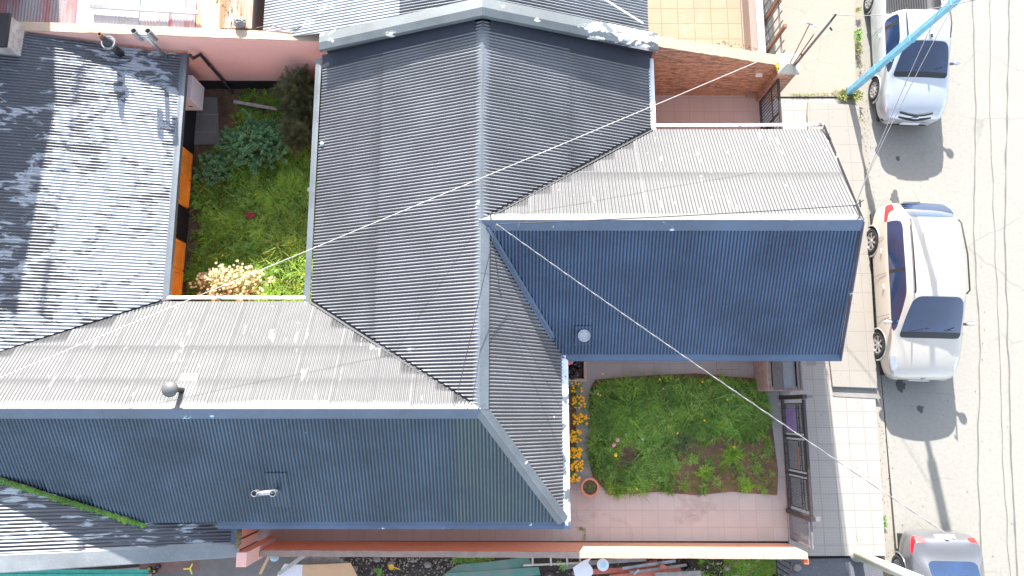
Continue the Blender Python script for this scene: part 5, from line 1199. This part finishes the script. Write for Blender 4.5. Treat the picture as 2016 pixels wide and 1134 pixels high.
def tg(j, i, side):
    if j == 'front': return 'grille' if i in (1,2) else ('bumper_trim' if i == 0 else 'body')
    if j == 'rear': return 'bumper_trim' if i == 0 else 'body'
    if i == 0: return 'body'
    if j in (5,) and i >= 6: return 'windscreen'
    if j == 4 and i >= 6: return 'cowl'
    if j in (1,2) and i in (3,4): return 'headlight' if j == 2 or i == 3 else 'body'
    if j in (6,7,9,10) and i == 4: return 'side_window'
    if j == 5 and i == 4: return 'side_window'
    if j in (8,) and i == 4: return 'pillar_trim'
    if j == 11 and i == 4: return 'side_window'
    if j in (12,13) and i >= 6: return 'rear_window'
    if j in (12,13) and i in (3,4): return 'tail_light' if j == 13 or i == 3 else 'body'
    return 'body'
PC = car_paint("cream pearl paint", (.50,.46,.40), .1, .35)
yc = .73 + 4.42/2
suv, L = car("parked_crossover", "cream-white crossover parked at the kerb in the middle of the street", "car", (10.09, yc+.03, 0), R(-1.4), S, PC, (.88,3.54), .34, tg, "cars parked along the kerb", {'spokes':7}, M['c_alloy'])
suv.scale = (1, 1, 1.07)
for sd_ in (-1,1):
    mirror(suv, sd_*.90, 1.34-L/2, 1.02, sd_, PC)
    for s_ in (2.25,3.15): MB().sphere((sd_*.905, s_-L/2, .82),.02,.09,.017,10,6).build("door_handle", PC, suv, smooth=True)
    MB().tube([(sd_*.60,1.98-L/2,1.60),(sd_*.63,2.05-L/2,1.675),(sd_*.635,2.9-L/2,1.70),(sd_*.60,3.7-L/2,1.63),(sd_*.58,3.78-L/2,1.575)], .018, 8).build("roof_rail", M['c_black'], suv, smooth=True)
    for s_ in (1.55,2.585,3.5): seam(suv, [(sd_*.893,s_-L/2,.34),(sd_*.912,s_-L/2,.62),(sd_*.905,s_-L/2,.85),(sd_*.888,s_-L/2,.96)])
for x0_,x1_ in ((-.62,-.10),(.02,.55)): MB().tube([(x0_,1.12-L/2,1.115),(x1_-.1,1.17-L/2,1.20),(x1_,1.20-L/2,1.205)], .010, 6).build("wiper", M['c_black'], suv)
for x in (-.3,-.1,.1,.3): MB().tube([(x,2.1-L/2,1.642),(x,2.9-L/2,1.655),(x,3.7-L/2,1.585)], .006, 4).build("roof_ridge", PC, suv)
MB().bar((-.40,4.36-L/2,1.03),(.02,4.37-L/2,1.035),.03,.02).build("rear_wiper", M['c_black'], suv)
MB().bar((-.25,.0-L/2-.012,.46),(.25,.0-L/2-.012,.46),.02,.11).build("number_plate", M['white_paint'], suv)
MB().sphere((0,-L/2+.01,.66),.06,.012,.05,12,6).build("badge", M['c_chrome'], suv, smooth=True)

# --- silver pickup
M['liner'] = plain("dark ribbed liner", (.05,.05,.055), .6)
def bed(w_, zb): return [(w_*.95,zb+.01),(w_*.86,zb+.005),(w_*.83,.66),(w_*.4,.64),(0,.64)]
S = [(0.0,.58,.30,.58,hood(.58,.58,.62)),(.07,.72,.24,.66,hood(.72,.66,.74)),(.25,.80,.22,.76,hood(.80,.76,.87)),(.60,.845,.22,.87,hood(.845,.87,.99)),
     (1.00,.85,.22,.93,[(.81,.94),(.775,.98),(.70,1.01),(.38,1.05),(0,1.06)]),(1.10,.85,.22,.94,[(.815,.955),(.76,1.02),(.69,1.075),(.38,1.12),(0,1.13)]),
     (1.78,.85,.22,.96,cabin(.85,.96,.60,1.52)),(1.95,.85,.22,.965,cabin(.85,.965,.61,1.555)),(2.30,.85,.22,.97,cabin(.85,.97,.61,1.57)),(2.40,.85,.22,.97,cabin(.85,.97,.61,1.57)),
     (2.60,.85,.22,.975,cabin(.85,.975,.60,1.56)),(2.70,.85,.22,.98,[(.81,1.0),(.74,1.15),(.62,1.30),(.33,1.34),(0,1.34)]),(2.76,.85,.22,.98,bed(.85,.98)),(3.2,.85,.22,.98,bed(.85,.98)),(4.25,.84,.24,.98,bed(.84,.98)),
     (4.30,.82,.26,.97,[(.78,.975),(.72,.98),(.60,.98),(.3,.98),(0,.98)]),(4.42,.76,.32,.90,[(.72,.90),(.66,.90),(.55,.90),(.3,.90),(0,.90)])]
def tg2(j, i, side):
    if j == 'front': return 'grille' if i in (2,) else ('bumper_trim' if i == 0 else 'body')
    if j == 'rear': return 'bumper_trim' if i == 0 else 'body'
    if j == 5 and i >= 6: return 'windscreen'
    if j == 4 and i >= 6: return 'cowl'
    if j in (1,2) and i in (3,4): return 'headlight'
    if j in (5,6,7,9) and i == 4: return 'side_window'
    if j == 8 and i == 4: return 'pillar_trim'
    if j in (10,11) and i >= 6: return 'rear_window' if j == 10 else 'bed_liner'
    if j in (12,13) and i >= 5: return 'bed_liner'
    if j in (15,) and i in (1,2,3): return 'tail_light'
    return 'body'
PS = car_paint("silver paint", (.46,.49,.52), .35, .33)
pk, L = car("parked_pickup", "silver pickup with a dark ribbed cargo bed parked beneath the blue pole", "pickup", (10.58, 7.50+2.21, 0), R(-2.0), S, PS, (.98,3.60), .31, tg2, "cars parked along the kerb", {'spokes':9})
for sd_ in (-1,1):
    mirror(pk, sd_*.85, 1.42-L/2, 1.0, sd_, PS)
    for s_ in (2.25,): MB().sphere((sd_*.857, s_-L/2, .80),.02,.08,.017,10,6).build("door_handle", M['c_alloy'], pk, smooth=True)
    MB().tube([(sd_*.53,1.85-L/2,1.55),(sd_*.56,2.2-L/2,1.60),(sd_*.56,2.5-L/2,1.59),(sd_*.53,2.62-L/2,1.55)], .014, 8).build("roof_rail", M['c_black'], pk, smooth=True)
    for s_ in (1.52,2.45): seam(pk, [(sd_*.845,s_-L/2,.32),(sd_*.862,s_-L/2,.60),(sd_*.857,s_-L/2,.82),(sd_*.84,s_-L/2,.94)])
    MB().sphere((sd_*.62,.10-L/2,.40),.12,.05,.05,12,6).build("fog_lamp", M['c_black'], pk, smooth=True)
for x0_,x1_ in ((-.58,-.05),(.0,.5)): MB().tube([(x0_,1.13-L/2,1.085),(x1_-.1,1.19-L/2,1.175),(x1_,1.22-L/2,1.185)], .010, 6).build("wiper", M['c_black'], pk)
for i in range(21): x = -.66+i*.066; MB().box(x-.012,2.86-L/2,.642,x+.012,4.2-L/2,.665).build("liner_rib", M['c_black'], pk)
for z_,dy_ in ((.655,-.035),(.755,.045)): MB().tube([(-.42,.11-L/2+dy_,z_+.01),(-.2,.055-L/2+dy_,z_),(0,.03-L/2+dy_,z_-.01),(.2,.055-L/2+dy_,z_),(.42,.11-L/2+dy_,z_+.01)], .034, 8).build("grille_bar", M['c_black'], pk)
b = MB(); b.prism([(-.09,-.025-L/2+.03),(-.03,-.03-L/2+.03),(.03,-.03-L/2+.03),(.09,-.025-L/2+.03),(.09,.01-L/2+.03),(.03,.015-L/2+.03),(-.03,.015-L/2+.03),(-.09,.01-L/2+.03)],.70,.712).build("bow_tie_badge", M['c_chrome'], pk)
MB().bar((-.24,-.012-L/2,.44),(.24,-.012-L/2,.44),.02,.12).build("number_plate", M['white_paint'], pk)
MB().tube([(0,1.86-L/2,1.55),(-.02,2.2-L/2,1.72)], .006, 5).build("aerial", M['c_black'], pk)
MB().obox((.05,1.87-L/2,1.575),.05,.08,.03).build("aerial_foot", M['c_black'], pk)

# --- grey saloon, mostly outside the frame (tail at the top)
def trunk(w_, zb, zc): return [(w_*.94,zb+.01),(w_*.84,zb+.03),(w_*.66,zc-.03),(w_*.36,zc-.005),(0,zc)]
S = [(0.0,.58,.30,.56,hood(.58,.56,.60)),(.07,.74,.24,.62,hood(.74,.62,.70)),(.25,.82,.22,.72,hood(.82,.72,.80)),(.65,.86,.22,.82,hood(.86,.82,.90)),
     (1.05,.87,.22,.88,[(.83,.89),(.79,.92),(.71,.95),(.38,.985),(0,.995)]),(1.15,.87,.22,.885,[(.835,.90),(.78,.96),(.70,1.0),(.38,1.04),(0,1.05)]),
     (1.95,.87,.22,.90,cabin(.87,.90,.58,1.40)),(2.15,.87,.22,.905,cabin(.87,.905,.59,1.435)),(2.55,.87,.22,.91,cabin(.87,.91,.59,1.445)),(2.62,.87,.22,.91,cabin(.87,.91,.59,1.445)),
     (3.05,.87,.22,.92,cabin(.87,.92,.57,1.40)),(3.30,.865,.22,.925,cabin(.865,.925,.54,1.34)),(3.85,.855,.23,.935,[(.80,.955),(.72,1.0),(.62,1.05),(.34,1.075),(0,1.08)]),
     (3.95,.85,.24,.935,trunk(.85,.935,1.045)),(4.22,.80,.26,.91,trunk(.80,.91,1.02)),(4.33,.74,.28,.82,trunk(.74,.82,.90)),(4.42,.66,.34,.62,trunk(.66,.62,.66))]
def tg3(j, i, side):
    if j == 'front': return 'grille' if i in (1,2) else 'body'
    if j == 'rear': return 'body'
    if j == 5 and i >= 6: return 'windscreen'
    if j in (1,2) and i in (3,4): return 'headlight'
    if j in (5,6,7,9,10) and i == 4: return 'side_window'
    if j == 8 and i == 4: return 'pillar_trim'
    if j == 11 and i >= 6: return 'rear_window'
    if j == 14 and i in (3,4,5): return 'tail_light'
    if j == 13 and i in (3,): return 'tail_light'
    return 'body'
PG = car_paint("grey paint", (.13,.133,.145), .4, .33)
sl, L = car("parked_saloon", "dark grey saloon at the bottom right, its boot and red tail lights towards the crossover", "car", (10.05, -2.80-2.21, 0), R(-1.2), S, PG, (.95,3.52), .31, tg3, "cars parked along the kerb", {'spokes':9})
for sd_ in (-1,1):
    mirror(sl, sd_*.87, 1.5-L/2, .95, sd_, PG)
    for s_ in (2.3,3.1): MB().sphere((sd_*.875, s_-L/2, .76),.02,.08,.016,10,6).build("door_handle", PG, sl, smooth=True)
MB().obox((.0,4.345-L/2,.86),.46,.10,.012,0,R(-45)).build("number_plate", M['white_paint'], sl)
MB().sphere((0,4.30-L/2,.955),.05,.012,.03,10,6).build("badge", M['c_chrome'], sl, smooth=True)

# ------------------------------------------------------------------ grit along the kerb and on the pavement
b = MB(); rnd = random.Random(17)
for i in range(620):
    y = rnd.uniform(-3.5,9.5); e = 9.22+.035*y; x = e+abs(rnd.gauss(0,.12)) if i % 3 else rnd.uniform(6.9,12.5); r_ = rnd.uniform(.003,.009)
    z = .012 if x > e-.05 else (.19 if (y > .6 and x > 8.0) else .11)
    b.obox(Vector((x,y,z)), r_*2, r_*1.5, r_, rnd.uniform(0,6))
tag(b.build("grit", M['soil'], None, recalc=False), "scattered grit along the kerb and over the road", "grit", kind="stuff")
